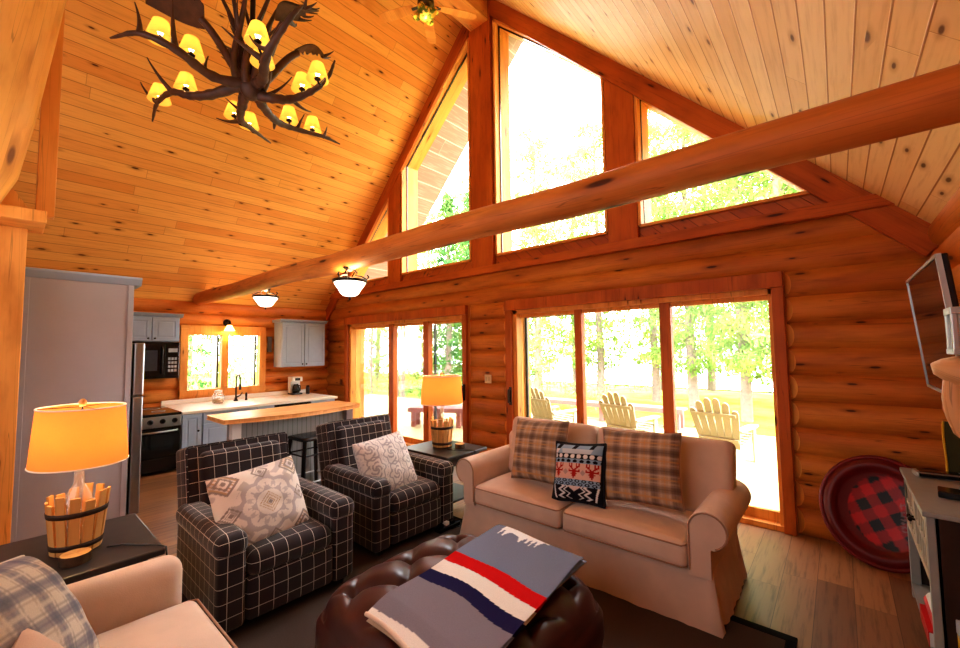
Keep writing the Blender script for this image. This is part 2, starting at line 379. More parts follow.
# log courses
def logrow(b, axis, c, a0, a1, z0, h, bulge, sgn, n=8, back=.22, ch=(0, 0), mi_end=0):
    """one log from a0 to a1 along axis; face crest at c, groove bulge behind; sgn = direction from the face to the back"""
    prof = []; j0 = rnd.uniform(0, .008)
    for k in range(n+1):
        t = -1+2*k/n; prof.append((j0*(1-t*t)+bulge*(1-math.sqrt(max(0, 1-t*t*.93))), z0+h*(k/n)))
    off = rnd.random()*20; vs = []
    mk = (lambda a, d, z: (a, c+sgn*d, z)) if axis == 'x' else (lambda a, d, z: (c+sgn*d, a, z))
    dm = prof[0][0]; A0 = lambda d: a0+ch[0]*(dm-d); A1 = lambda d: a1-ch[1]*(dm-d)
    for d, z in prof: vs += [mk(A0(d), d, z), mk(A1(d), d, z)]
    fs = []; uvs = []; arc = h*1.3/n
    for k in range(n):
        f = (2*k, 2*k+1, 2*k+3, 2*k+2); U = [(off+k*arc, off+a0), (off+k*arc, off+a1), (off+(k+1)*arc, off+a1), (off+(k+1)*arc, off+a0)]
        if (axis == 'x') != (sgn > 0): f = f[::-1]; U = U[::-1]
        fs.append(f); uvs.append(U)
    b.add(vs, fs, uvs, True)
    for a, Ae in ((a0, A0), (a1, A1)):   # sawn ends
        b.add([mk(a, dm, z0), mk(a, dm, z0+h), mk(a, back, z0+h), mk(a, back, z0)], [(0, 1, 2, 3)])
        for (d, z), (d2, z2) in zip(prof, prof[1:]): b.add([mk(Ae(d), d, z), mk(Ae(d2), d2, z2), mk(a, dm, z2), mk(a, dm, z)], [(0, 1, 2, 3)], mi=mi_end)
    b.add([mk(a0, back, z0), mk(a1, back, z0), mk(a1, back, z0+h), mk(a0, back, z0+h)], [(0, 1, 2, 3)])
    for zz, d in ((z0, prof[0][0]), (z0+h, prof[-1][0])): b.add([mk(a0, d, zz), mk(a1, d, zz), mk(a1, back, zz), mk(a0, back, zz)], [(0, 1, 2, 3)])

D1 = (-7.53, -4.18); D2 = (-3.453, -.345); DT = 2.295     # the two sliding doors, outer casing
HR = DT/10
b = MB()
for r in range(12):
    z0 = r*HR
    segs = [(XL, D1[0]), (D1[1], D2[0]), (D2[1], XR)] if z0+HR <= DT+.01 else [(XL, XR)]
    for a0, a1 in segs:
        logrow(b, 'x', YG-.05, a0, a1, z0, HR, .07, 1, back=.3, ch=(1.2 if a0 > XL and len(segs) == 3 else 0, 1.2 if a1 < XR else 0), mi_end=1)
ZT = 12*HR
wf = struct(b.build('wall_far', [M_LOG, M_TRIML]), 'amber log wall with the two sliding doors')
b = MB()
for r in range(12):
    z0 = r*.209; KW = (1.93, 3.28); 
    segs = [(YB, KW[0]), (KW[1], YG+.1)] if .88 < z0+.1 < 2.06 else [(YB, YG+.1)]
    for a0, a1 in segs: logrow(b, 'y', XL+.055, a0, a1, z0, .209, .08, -1, back=.3)
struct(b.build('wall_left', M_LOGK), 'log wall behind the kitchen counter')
b = MB()
for r in range(12): logrow(b, 'y', XR-.05, YB, YG+.1, r*.214, .214, .08, 1, back=.3)
struct(b.build('wall_right', M_LOG), 'log wall behind the television')

b = MB(); b.add([(XL-.1, YB, 0), (XR+.1, YB, 0), (XR+.1, YB, roofz(XR)), (XC, YB, ZR), (XL-.1, YB, roofz(XL))], [(4, 3, 2, 1, 0)])
struct(b.build('wall_back', M_LOGK), 'log wall behind the camera')
# gable above the logs: slices between openings, diagonal pine boards
zb = 2.97; ztop = lambda x: 6.47-.926*(abs(x-XC)-.245)
W = [(-7.70, -6.13), (-5.74, -4.11), (-3.61, -1.975), (-1.59, -.02)]
def side_top(x, tri):   # opening top
    if tri: return zb+.02+(1.5)*(1-(abs(x-XC)-2.26)/(3.83-2.26))
    return ztop(x)
b = MB(); YA, YZ = YG, YG+.3
def gq(x0, x1, za0, za1, zb0, zb1):
    P = [(x0, za0), (x1, za1), (x1, zb1), (x0, zb0)]
    s = 1/math.sqrt(2); sg = 1 if (x0+x1)/2 > XC else -1
    U = [((x*sg*s+z*s), (x*s-z*s*sg)) for x, z in P]
    b.add([(x, YA, z) for x, z in P], [(0, 1, 2, 3)], [U]); b.add([(x, YZ, z) for x, z in P], [(3, 2, 1, 0)], [U[::-1]])
xs = sorted([XL-.05, XR+.05, XC]+[x for w in W for x in w])
for x0, x1 in zip(xs, xs[1:]):
    w = next((w for w in W if w[0] <= x0+1e-6 and x1 <= w[1]+1e-6), None)
    if w is None: gq(x0, x1, ZT, ZT, roofz(x0), roofz(x1))
    else:
        tri = w in (W[0], W[3]); gq(x0, x1, ZT, ZT, zb, zb); gq(x0, x1, side_top(x0, tri), side_top(x1, tri), roofz(x0), roofz(x1))
struct(b.build('wall_gable', M_DIAG), 'pine boarded gable around the high windows')

# gable trim boards, each its own board
def trim(n, p, q, w, h, mat=M_TRIM, up=(0, 1, 0), lab=None):
    b = MB(); b.beam(p, q, w, h, up); return struct(b.build('trim_%d' % n, mat, bevel=.006), lab)
yt = YG-.03
trim(1, (XL, yt-.03, ZT+.02), (XR, yt-.03, ZT+.02), .11, .1, M_TRIM, lab='ledge board under the high windows')
trim(2, (XC, yt-.02, ZT+.07), (XC, yt-.02, 6.95), .40, .08, lab='central gable post')
trim(3, (XC-2.09, yt, ZT+.07), (XC-2.09, yt, roofz(XC-2.09)-.02), .34, .06, lab='board between the two left windows')
trim(4, (XC+2.07, yt, ZT+.07), (XC+2.07, yt, roofz(XC+2.07)-.02), .34, .06, lab='board between the two right windows')
nrm = math.hypot(1, SL); ox, oz = SL/nrm, 1/nrm
def rake(n, sg, mat, off, w, h, y, lab):
    p = (XC, y, ZR-off/ oz); q = (XL if sg < 0 else XR, y, roofz(XL if sg < 0 else XR)-off/oz); trim(n, p, q, w, h, mat, lab=lab)
rake(5, -1, M_TRIM, .10, .2, .06, yt-.02, 'dark rake board along the left ceiling edge')
rake(6, 1, M_TRIM, .10, .2, .06, yt-.02, 'dark rake board along the right ceiling edge')
b = MB(); b.beam((XC, YB, 6.70), (XC, YG, 6.70), .34, .44); struct(b.build('ridge_beam', M_TRIML, bevel=.01), 'pine ridge beam')

# high windows
for k, w in enumerate(W):
    tri = k in (0, 3); x0, x1 = w; a0, a1 = side_top(x0, tri), side_top(x1, tri)
    e = empty('window_%d' % (k+1), ((x0+x1)/2, YG, zb), 0, None, None, None, 'structure')
    L = lambda x, y, z: (x-(x0+x1)/2, y-YG, z-zb)
    out = [(x0, zb), (x1, zb), (x1, a1), (x0, a0)]
    out = [p for i, p in enumerate(out) if math.dist(p, out[i-1]) > .06]
    cx = sum(p[0] for p in out)/len(out); cz = sum(p[1] for p in out)/len(out)
    f = MB()
    for p, q in zip(out, out[1:]+out[:1]):
        d = Vector((q[0]-p[0], 0, q[1]-p[1])).normalized(); n = Vector((-d.z, 0, d.x))
        if n.dot(Vector((cx-p[0], 0, cz-p[1]))) < 0: n = -n
        o = n*.0
        f.beam(L(p[0], YG+.13, p[1]), L(q[0], YG+.13, q[1]), .36, .03, n)
    for ob in (f.build('window_frame', M_TRIML, e),): pass
    dk = MB()
    for p, q in zip(out, out[1:]+out[:1]):
        m = lambda r: (r[0]+(cx-r[0])*.025, r[1]+(cz-r[1])*.025)
        p2, q2 = m(p), m(q); dk.beam(L(p2[0], YG+.06, p2[1]), L(q2[0], YG+.06, q2[1]), .018, .02, (0, 1, 0))
    dk.build('window_seal', M_BLACK, e)
    g = MB(); g.add([L(x, YG+.065, z) for x, z in out], [list(range(len(out)))]); g.build('window_pane', M_GLASS, e)

# sliding doors
def slider(n, X0, X1, stiles, lab, screen, hx):
    e = empty('door_%d' % n, (X0, YG, 0), 0, lab, None, None, 'structure'); w = X1-X0
    f = MB(); f.box(0, w, -.10, -.03, DT-.14, DT, ); f.box(0, .10, -.085, -.03, 0, DT-.14); f.box(w-.09, w, -.085, -.03, 0, DT-.14)
    f.build('door_casing', M_TRIM, e, bevel=.006)
    j = MB(); j.box(-.004, .16, -.03, .28, .0, DT-.14); j.box(w-.12, w+.004, -.03, .28, .0, DT-.14); j.box(-.004, w+.004, -.03, .28, DT-.19, DT+.003)
    j.box(.05, w-.05, -.05, .3, 0, .045); j.build('door_jamb', M_TRIML, e)
    st = MB()
    for (s0, s1) in stiles: st.box(s0-X0, s1-X0, .02, .12, .045, DT-.19)
    st.build('door_stile', M_TRIM, e, bevel=.006)
    edges = [.16]+[v-X0 for s in stiles for v in s]+[w-.12]
    for k in range(0, len(edges), 2):
        a, c = edges[k], edges[k+1]; r = MB()
        r.box(a, c, .05, .1, .045, .13); r.box(a, c, .05, .1, DT-.235, DT-.19); r.build('door_rail', M_TRIML, e)
        g = MB(); g.box(a, c, .07, .078, .13, DT-.235); g.build('door_pane', M_GLASS, e)
    sx0, sx1 = screen; s = MB(); sx0 -= X0; sx1 -= X0
    s.box(sx0, sx0+.035, .14, .17, .06, DT-.2); s.box(sx1-.03, sx1, .14, .17, .06, DT-.2); s.box(sx0, sx1, .14, .17, DT-.24, DT-.2); s.box(sx0, sx1, .14, .17, .06, .12)
    s.build('screen_door_frame', plain('dark_green_metal', lin(24, 40, 36), .4), e)
    h = MB(); x = hx-X0; h.box(x-.018, x+.018, -.1, -.085, .88, 1.12); h.tube([(x, -.095, .9), (x, -.14, .92), (x, -.14, 1.08), (x, -.095, 1.1)], .012, 8)
    h.build('door_handle', M_KNOB, e)
    return e
slider(1, D1[0], D1[1], [(-6.212, -6.078), (-5.263, -5.138)], 'left sliding glass door behind the far lamp', (-5.13, -4.32), -4.23)
slider(2, D2[0], D2[1], [(-2.456, -2.361), (-1.443, -1.331)], 'right sliding glass door behind the sofa', (-3.28, -2.45), -3.37)

# kitchen window in the left wall
e = empty('window_5', (XL, 2.6, .93), 0, 'two-pane kitchen window over the sink', None, None, 'structure')
f = MB(); y0, y1, z1 = -.67, .68, 1.11
f.box(-.05, .10, y0, y0+.11, 0, z1); f.box(-.05, .10, y1-.11, y1, 0, z1); f.box(-.05, .09, y0, y1, z1-.1, z1+.06); f.box(-.05, .085, y0, y1, -.11, -.02); f.box(-.05, .12, y0, y1, -.02, .08); f.box(-.05, .09, -.06, .05, .08, z1-.1)
f.build('window_frame', M_TRIML, e, bevel=.006)
s = MB()
for a, c in ((y0+.11, -.06), (.05, y1-.11)):
    s.box(-.12, -.07, a, a+.008, .08, z1-.1); s.box(-.12, -.07, c-.03, c, .08, z1-.1); s.box(-.12, -.07, a, c, .08, .088); s.box(-.12, -.07, a, c, z1-.108, z1-.1)
s.build('window_sash', M_BLKWOOD, e)
for a, c in ((y0+.11, -.06), (.05, y1-.11)):
    g = MB(); g.box(-.14, -.134, a, c, .08, z1-.1); g.build('window_pane', M_GLASS, e)

# ------------------------------------------------------------------ big logs and posts
b = MB(); ys = 2.2; b.tube([(-8.42+i*.905, ys+.012*math.sin(i*1.3), 2.555-.004*i+.012*math.sin(i*2.1)) for i in range(11)], [.112, .11, .108, .106, .105, .104, .104, .103, .102, .1, .1], 20)
tag(b.build('tie_log', M_LOGT), 'long peeled log beam spanning the room above the sofa', 'log beam')
b = MB(); b.tube([(-4.45, -.262+.125*(t*3.3), 2.738+t*3.3) for t in (0, .06, .2, .4, .6, .8, 1)], [.22, .27, .285, .285, .28, .28, .28], 24)
tag(b.build('leaning_log', M_LOGP), 'thick pale peeled log rising from the cross beam at the upper left', 'log post')
b = MB(); b.box(-4.93, -4.83, .135, .245, 2.76, 5.9); tag(b.build('upright_board', M_TRIML, bevel=.006), 'square-cut upright board hanging beside the thick pale log', 'board')
b = MB(); b.box(-5.0, -4.55, -1.4, .19, 2.64, 2.735)
b.prism([(-.30, 2.735), (.14, 2.735), (.10, 2.77), (.06, 2.84), (.02, 2.9), (-.05, 2.95), (-.3, 2.95)], 4.75, 4.87, Matrix(((0, -1, 0, 0), (1, 0, 0, 0), (0, 0, 1, 0), (0, 0, 0, 1))))
tag(b.build('cross_beam', M_TRIML, bevel=.008), 'horizontal pine beam with a curved corbel on top of the left post', 'beam')
b = MB()
for k in range(4): b.box(-5.1, -4.86, -.62+.18*k+.004, -.44+.18*k, 0, 2.64)
tag(b.build('plank_post', M_TRIML, bevel=.006), 'knotty pine plank post at the left edge beside the grey cabinet', 'post')

# ------------------------------------------------------------------ kitchen
def panel_door(parent, name, y0, y1, z0, z1, x, knobp=None, beads=False):
    """door facing +X, face at x"""
    b = MB(); b.box(x-.02, x, y0, y1, z0, z1); d = b.build(name, M_GREY, parent, bevel=.003)
    m = .055; f = MB()
    f.box(x, x+.008, y0, y1, z0, z0+m); f.box(x, x+.008, y0, y1, z1-m, z1); f.box(x, x+.008, y0, y0+m, z0+m, z1-m); f.box(x, x+.008, y1-m, y1, z0+m, z1-m)
    f.box(x-.002, x+.006, y0+m+.02, y1-m-.02, z0+m+.02, z1-m-.02); f.build('raised_panel', M_GREY, d, bevel=.005)
    if knobp: knob(d, knobp)
    return d
def upper(loc, w, h, ndoors, lab):
    e = empty('wall_cabinet', loc, 0, lab, 'cabinet', 'wall cabinets'); b = MB(); b.box(0, .33, 0, w, 0, h); b.build('cabinet_body', M_GREY, e, bevel=.004)
    c = MB(); c.prism([(0, h), (.33, h), (.35, h+.012), (.385, h+.045), (.385, h+.055), (0, h+.055)], -.04, w+.04); c.build('crown_molding', M_GREY, e)
    dw = w/ndoors
    for k in range(ndoors):
        kp = (.354, dw*(k+1)-.04 if k % 2 == 0 else dw*k+.04, .05); panel_door(e, 'door', dw*k+.006, dw*(k+1)-.006, .008, h-.01, .352, kp)
    return e
upper((-8.24, 3.44, 1.34), .86, .85, 2, 'grey two-door wall cabinet in the corner above the coffee maker')
upper((-8.24, 1.13, 1.81), .71, .385, 2, 'grey wall cabinet above the microwave')
# microwave
e = empty('microwave', (-8.24, 1.16, 1.245), 0, 'black over-the-range microwave under the short wall cabinet', 'microwave')
b = MB(); b.box(0, .37, 0, .68, 0, .555); b.build('body', M_BLACK, e, bevel=.008)
b = MB(); b.box(.37, .385, .01, .5, .03, .53); d = b.build('door', M_BLACK, e, bevel=.006)
b = MB(); b.box(.384, .388, .06, .40, .12, .43); b.build('door_glass', plain('smoked_glass', lin(70, 70, 74), .1, .5), d)
b = MB(); b.tube([(.385, .455, .08), (.42, .455, .1), (.42, .455, .46), (.385, .455, .48)], .014, 8); b.build('handle', M_BLACK, d)
b = MB(); b.box(.37, .384, .51, .675, .03, .53); cp = b.build('control_panel', M_BLACK, e, bevel=.004)
M_BTN = plain('pale_button_plastic', lin(170, 172, 176), .4)
b = MB(); b.box(.384, .387, .535, .65, .4, .46); b.build('display', M_BTN, cp)
for i in range(4):
    for j in range(3): b = MB(); b.box(.384, .387, .535+.04*j, .565+.04*j, .1+.06*i, .14+.06*i); b.build('button', M_BTN, cp)

ZC = .80; XF = -7.08      # counter height, cabinet face
# base cabinets as units
def base(y0, y1, lab, drawer=True, doors=1):
    e = empty('base_cabinet', (XL, y0, 0), 0, lab, 'cabinet', 'base cabinets'); w = y1-y0; D = XF-XL
    b = MB(); b.box(.08, D-.05, 0, w, 0, .09); b.box(.08, D, 0, w, .09, ZC-.041); b.build('cabinet_body', M_GREY, e, bevel=.003)
    zt = ZC-.05; dw = w/doors
    for k in range(doors):
        if drawer:
            q = MB(); q.box(D, D+.02, dw*k+.008, dw*(k+1)-.008, zt-.15, zt); dr = q.build('drawer', M_GREY, e, bevel=.006); knob(dr, (D+.02, dw*(k+.5), zt-.075))
        panel_door(e, 'door', dw*k+.008, dw*(k+1)-.008, .10, zt-(.16 if drawer else 0), D+.02, (D+.022, dw*(k+1)-.05 if k % 2 == 0 else dw*k+.05, zt-.24))
base(1.70, 1.955, 'narrow grey base cabinet beside the stove', False)
base(1.957, 2.42, 'grey base cabinet with a drawer left of the sink')
base(2.422, 2.98, 'grey sink base cabinet with two doors', True, 2)
base(3.60, 4.06, 'grey base cabinet at the far end of the counter past the dishwasher', True, 1)
e = empty('dishwasher', (XL, 2.984, 0), 0, 'black-topped dishwasher between the grey base cabinets', 'dishwasher'); D = XF-XL
b = MB(); b.box(.08, D, 0, .612, .09, ZC-.041); b.build('body', M_BLACK, e)
b = MB(); b.box(D, D+.025, .006, .606, .1, ZC-.17); b.build('door', M_GREY, e, bevel=.004)
b = MB(); b.box(D, D+.035, .006, .606, ZC-.165, ZC-.05); p = b.build('control_panel', M_BLACK, e, bevel=.006)
b = MB(); b.box(D+.035, D+.05, .12, .5, ZC-.15, ZC-.13); b.build('handle', M_BLACK, p)
# counter
b = MB(); b.box(XL+.06, XF+.04, 1.70, 4.10, ZC-.04, ZC); b.box(XL+.06, XL+.1, 1.70, 4.10, ZC, ZC+.07)
tag(b.build('countertop', M_COUNTER, bevel=.006), 'pale countertop running along the log wall under the kitchen window', 'countertop')
# stove
e = empty('stove', (XL+.06, 0.98, 0), 0, 'black electric range beside the stainless refrigerator', 'stove'); D = -6.97-XL-.06
b = MB(); b.box(.3, D-.04, 0, .70, .05, ZC-.02); b.build('body', M_BLACK, e, bevel=.005)
b = MB(); b.box(.3, D, 0, .70, ZC-.02, ZC+.015); ct = b.build('cooktop', M_BLKGL, e, bevel=.006)
for i, (px, py, r) in enumerate(((.55, .2, .08), (.55, .5, .1), (.95, .2, .1), (.95, .5, .08))):
    b = MB(); b.lathe([(r, 0), (r, .002), (r-.012, .002), (r-.012, 0)], 24, Matrix.Translation((px, py, ZC+.015))); b.build('burner_ring', M_STEEL, ct)
b = MB(); b.box(D-.04, D+.005, .005, .695, ZC-.17, ZC-.02); pn = b.build('control_panel', M_STEEL, e, bevel=.01)
for k in range(5):
    kb = MB(); y = .08+.135*k; kb.tube([(D+.005, y, ZC-.09), (D+.012, y, ZC-.09), (D+.035, y, ZC-.09)], [.034, .03, .022], 12); kb.build('knob', M_BLACK, pn)
b = MB(); b.box(D-.04, D, .01, .69, .24, ZC-.18); dr = b.build('door', M_BLACK, e, bevel=.006)
b = MB(); b.box(D, D+.004, .1, .6, .33, .54); b.build('door_glass', M_BLKGL, dr)
b = MB(); b.tube([(D, .05, ZC-.22), (D+.045, .06, ZC-.22), (D+.05, .35, ZC-.225), (D+.045, .64, ZC-.22), (D, .65, ZC-.22)], .013, 8); b.build('handle', M_STEEL, dr)
b = MB(); b.box(D-.04, D, .01, .69, .05, .225); b.build('drawer', M_BLACK, e, bevel=.006)
# refrigerator in its cabinet
e = empty('refrigerator', (-5.72, .5, 0), 0, 'stainless refrigerator seen edge-on beside the tall grey cabinet side', 'refrigerator')
b = MB(); b.box(-.38, .38, -.36, .36, .03, 1.74); b.build('body', plain('fridge_grey', lin(110, 112, 112), .5), e, bevel=.01)
b = MB(); b.box(-.38, .395, .37, .455, .05, 1.2); d1 = b.build('door', M_STEEL, e, bevel=.012)
b = MB(); b.box(-.38, .395, .37, .455, 1.215, 1.74); d2 = b.build('freezer_door', M_STEEL, e, bevel=.012)
for d, z0, z1 in ((d1, .55, 1.15), (d2, 1.26, 1.6)):
    b = MB(); b.tube([(-.3, .455, z0), (-.3, .5, z0+.03), (-.3, .5, z1-.03), (-.3, .455, z1)], .013, 8); b.build('handle', M_STEEL, d)
e = empty('tall_cabinet', (-5.3, .1, 0), 0, 'tall grey refrigerator surround with crown top behind the large lamp', 'cabinet')
b = MB(); b.box(-.03, 0, 0, .74, 0, 2.31); b.build('side_panel', M_GREYD, e)
b = MB(); b.box(0, .012, .70, .745, 0, 2.31); b.box(0, .012, 0, .04, 0, 2.31); b.build('edge_trim', M_GREYD, e, bevel=.003)
b = MB(); b.box(-.83, -.8, 0, .74, 0, 2.31); b.box(-.8, -.03, 0, .74, 1.78, 2.31); b.build('cabinet_body', M_GREYD, e)
b = MB(); b.prism([(-.88, 2.31), (.01, 2.31), (.02, 2.325), (.05, 2.37), (.05, 2.39), (-.88, 2.39)], -.03, .80); b.build('crown_molding', M_GREY, e, bevel=.004)

# counter things
e = empty('faucet', (-7.85, 2.66, ZC), 0, 'dark gooseneck kitchen faucet in front of the window', 'faucet')
b = MB(); b.lathe([(.0001, 0), (.035, 0), (.035, .015), (.022, .03), (.02, .06), (.0001, .06)], 16); b.build('base', M_KNOB, e)
b = MB(); b.tube([(0, 0, .05), (0, 0, .35)]+[(.09-.09*math.cos(a), 0, .35+.1*math.sin(a)) for a in [math.pi*k/8 for k in range(1, 9)]]+[(.18, 0, .28)], .013, 10); b.tube([(.18, 0, .3), (.18, 0, .2)], [.016, .02], 10)
b.build('spout', M_KNOB, e)
b = MB(); b.tube([(0, .0, .06), (.02, .06, .09), (.03, .09, .14)], [.014, .01, .008], 8); b.build('handle', M_KNOB, e)
b = MB(); b.lathe([(.0001, 0), (.02, 0), (.02, .015), (.014, .04), (.018, .10), (.012, .13), (.0001, .13)], 12, Matrix.Translation((-7.84, 2.82, ZC)))
tag(b.build('soap_dispenser', M_KNOB), 'small dark soap pump right of the gooseneck faucet', 'soap dispenser')
e = empty('glass_jar', (-7.75, 2.36, ZC), 0, 'clear glass jar on the counter left of the faucet', 'jar')
b = MB(); b.lathe([(.0001, .003), (.07, .003), (.085, .02), (.088, .12), (.06, .16), (.05, .17), (.05, .18)], 20); b.build('jar_body', M_CLEAR, e)
b = MB(); b.lathe([(.0001, .18), (.055, .18), (.055, .205), (.02, .22), (.0001, .225)], 20); b.build('lid', M_COUNTER, e)
b = MB(); b.lathe([(.0001, .008), (.062, .008), (.074, .03), (.074, .07), (.0001, .085)], 16); b.build('jar_contents', plain('oats', lin(214, 176, 130), .9, scale=80, var=.3), e)
e = empty('coffee_maker', (-8.06, 3.78, ZC), 0, 'white and black drip coffee maker under the corner cabinet', 'coffee maker')
b = MB(); b.box(-.1, .1, -.1, .1, 0, .03); b.build('base', M_BLACK, e, bevel=.006)
b = MB(); b.box(-.1, .0, -.1, .1, .03, .34); b.box(0, .1, -.1, .1, .25, .34); b.build('body', M_WHITE, e, bevel=.01)
b = MB(); b.lathe([(.0001, .035), (.065, .035), (.075, .08), (.06, .16), (.04, .19), (.045, .2)], 18, Matrix.Translation((.035, 0, 0))); c = b.build('carafe', M_BLKGL, e)
b = MB(); b.tube([(.09, .02, .18), (.15, .03, .17), (.15, .03, .08), (.1, .02, .07)], .01, 8); b.build('handle', M_BLACK, c)
b = MB(); b.box(.1, .104, -.05, .05, .27, .32); b.build('control_panel', M_BLACK, e)
e = empty('pepper_mill', (-7.95, 3.98, ZC), 0, 'small dark canister right of the coffee maker', 'canister')
b = MB(); b.lathe([(.0001, 0), (.035, 0), (.035, .14), (.0001, .14)], 14); b.build('canister_body', M_BLKWOOD, e)
b = MB(); b.lathe([(.0001, .14), (.03, .14), (.03, .16), (.0001, .165)], 14); b.build('lid', M_BLACK, e)
b = MB(); b.box(XL+.05, XL+.085, 3.32, 3.39, 1.63, 1.92); b.box(XL+.085, XL+.09, 3.34, 3.37, 1.68, 1.87)
tag(b.build('wall_thermometer', plain('thermometer_plate', lin(120, 112, 110), .5), bevel=.004), 'narrow grey plate on the log wall between kitchen window and corner cabinet', 'thermometer')
# sconce above the kitchen window
e = empty('wall_sconce', (XL+.06, 2.62, 2.16), 0, 'dark bronze wall light glowing above the kitchen window', 'wall light')
b = MB(); b.lathe([(.0001, 0), (.065, 0), (.06, .02), (.03, .035), (.0001, .035)], 16, Matrix.Rotation(R(90), 4, 'Y')); b.build('backplate', M_KNOB, e)
b = MB(); b.tube([(.03, 0, 0), (.1, 0, .03), (.13, 0, 0), (.13, 0, -.03)], .014, 8); b.lathe([(.0001, -.02), (.03, -.02), (.04, -.05)], 12, Matrix.Translation((.13, 0, 0))); b.build('arm', M_KNOB, e)
b = MB(); b.lathe([(.035, -.05), (.05, -.08), (.075, -.13), (.085, -.15)], 16, Matrix.Translation((.13, 0, 0))); b.build('shade', emit('sconce_glass', (1, .62, .22, 1), 6), e)
point('sconce_light', (.2, 0, -.14), 14, (1, .6, .22), .05, e)

# island
e = empty('kitchen_island', (-4.92, 2.3, 0), 0, 'grey beadboard kitchen island with a bowed butcher-block top', 'kitchen island')
n = 14; poly = [(-.34, -.80), (-.34, .76)]+[(.20+.16*math.sin(math.pi*k/n), .76-1.56*k/n) for k in range(n+1)]
b = MB(); vs = [(x, y, .905) for x, y in poly]+[(x, y, .95) for x, y in poly]; m = len(poly)
b.add(vs, [list(range(m)), list(range(2*m-1, m-1, -1))]+[(k, (k+1) % m, (k+1) % m+m, k+m) for k in range(m)]); b.build('island_top', M_BUTCHER, e, bevel=.01)
M_BEAD = (lambda M: (lambda u, v: M.fin(M.mix(M.ma('LESS_THAN', M.ma('FRACT', M.ma('DIVIDE', u, .055)), .1), lin(150, 152, 150), lin(96, 98, 98)), .5))(*M.uv()))(MT('grey_beadboard'))
b = MB(); b.box(-.28, .08, -.62, .66, .06, .905); b.build('island_body', M_BEAD, e)
b = MB(); b.box(-.26, .06, -.6, .64, 0, .06); b.build('toe_kick', M_BLKWOOD, e)
for y in (-.66, .66):
    b = MB(); b.box(.04, .13, y-.045, y+.045, 0, .18); b.box(.04, .13, y-.045, y+.045, .72, .905)
    b.lathe([(.044, .18), (.03, .22), (.04, .3), (.042, .45), (.03, .62), (.04, .66), (.028, .69), (.044, .72)], 16, Matrix.Translation((.085, y, 0))); b.build('corner_post', M_WHITE if y < 0 else M_GREYD, e, bevel=.004)
# bar stool
e = empty('bar_stool', (-4.58, 2.33, 0), .06, 'black metal bar stool at the kitchen island behind the near armchair', 'stool'); e.scale = (1.15, 1.15, 1.08)
b = MB(); b.rbox(-.155, .155, -.155, .155, .6, .635, .016, 3, .006); b.build('seat', M_BLACK, e)
for sx in (-1, 1):
    for sy in (-1, 1):
        b = MB(); p = Vector((sx*.13, sy*.13, .605)); q = Vector((sx*.185, sy*.185, 0)); d = Matrix.Rotation(0, 3, 'Z')
        b.beam(p, q, .034, .034, (sx, sy, 0)); b.build('leg', M_BLACK, e, bevel=.004)
for z, k in ((.2, .172), (.46, .146)):
    b = MB()
    for i in range(4):
        c = [(-k, -k), (k, -k), (k, k), (-k, k)]; p, q = c[i], c[(i+1) % 4]; b.tube([(p[0], p[1], z), (q[0], q[1], z)], .008, 6)
    b.build('footrest', M_STEEL if z < .3 else M_BLACK, e)

# ------------------------------------------------------------------ rug
b = MB(); b.box(-3.7, -.30, .1, 2.89, .001, .012); rg = empty('area_rug', (0, 0, 0), 0, 'dark brown woven area rug with black binding under the seating', 'rug'); b.build('rug_field', M_RUG, rg)
b = MB(); b.box(-3.75, -.25, 2.89, 2.95, .001, .016); b.box(-3.75, -.25, .04, .1, .001, .016); b.box(-.30, -.25, .1, 2.89, .001, .016); b.box(-3.75, -3.7, .1, 2.89, .001, .016); b.build('rug_binding', M_RUGB, rg, bevel=.004)

# ------------------------------------------------------------------ main sofa
def skirt(hx, hy, z0, z1, flare, notch):
    """slipcover skirt: perimeter loft with small folds and corner pleats"""
    per = []
    r = .06
    def side(p, q, n):
        return [(p[0]+(q[0]-p[0])*k/n, p[1]+(q[1]-p[1])*k/n) for k in range(n)]
    c = [(-hx, -hy), (hx, -hy), (hx, hy), (-hx, hy)]
    for i in range(4): per += side(c[i], c[(i+1) % 4], 60 if i % 2 == 0 else 36)
    m = len(per); vs = []; rows = 9
    for j in range(rows):
        t = j/(rows-1); z = z1+(z0-z1)*t
        for k, (x, y) in enumerate(per):
            f = flare*t**1.2; dx = x/hx; dy = y/hy
            ex = min(hx-abs(x), 9); ey = min(hy-abs(y), 9)
            fold = .008*t*math.sin(k*.9)*math.sin(k*.37)
            pl = 0
            for d0 in notch:
                e = (hx-abs(x)) if abs(abs(y)-hy) < 1e-6 else (hy-abs(y))
                pl -= .022*math.exp(-((e-d0)/.012)**2)*min(1, t*2.5)
            fx = (f+fold+pl) if abs(abs(x)-hx) < 1e-6 else 0; fy = (f+fold+pl) if abs(abs(y)-hy) < 1e-6 else 0
            if abs(abs(x)-hx) < 1e-6 and abs(abs(y)-hy) < 1e-6: fx = fy = f
            vs.append((x+math.copysign(fx, x), y+math.copysign(fy, y), z))
    b = MB(); fs = []
    for j in range(rows-1):
        for k in range(m):
            k2 = (k+1) % m; fs.append((j*m+k, (j+1)*m+k, (j+1)*m+k2, j*m+k2))
    b.add(vs, fs, None, True); b.add([vs[k] for k in range(m)], [list(range(m))]); return b

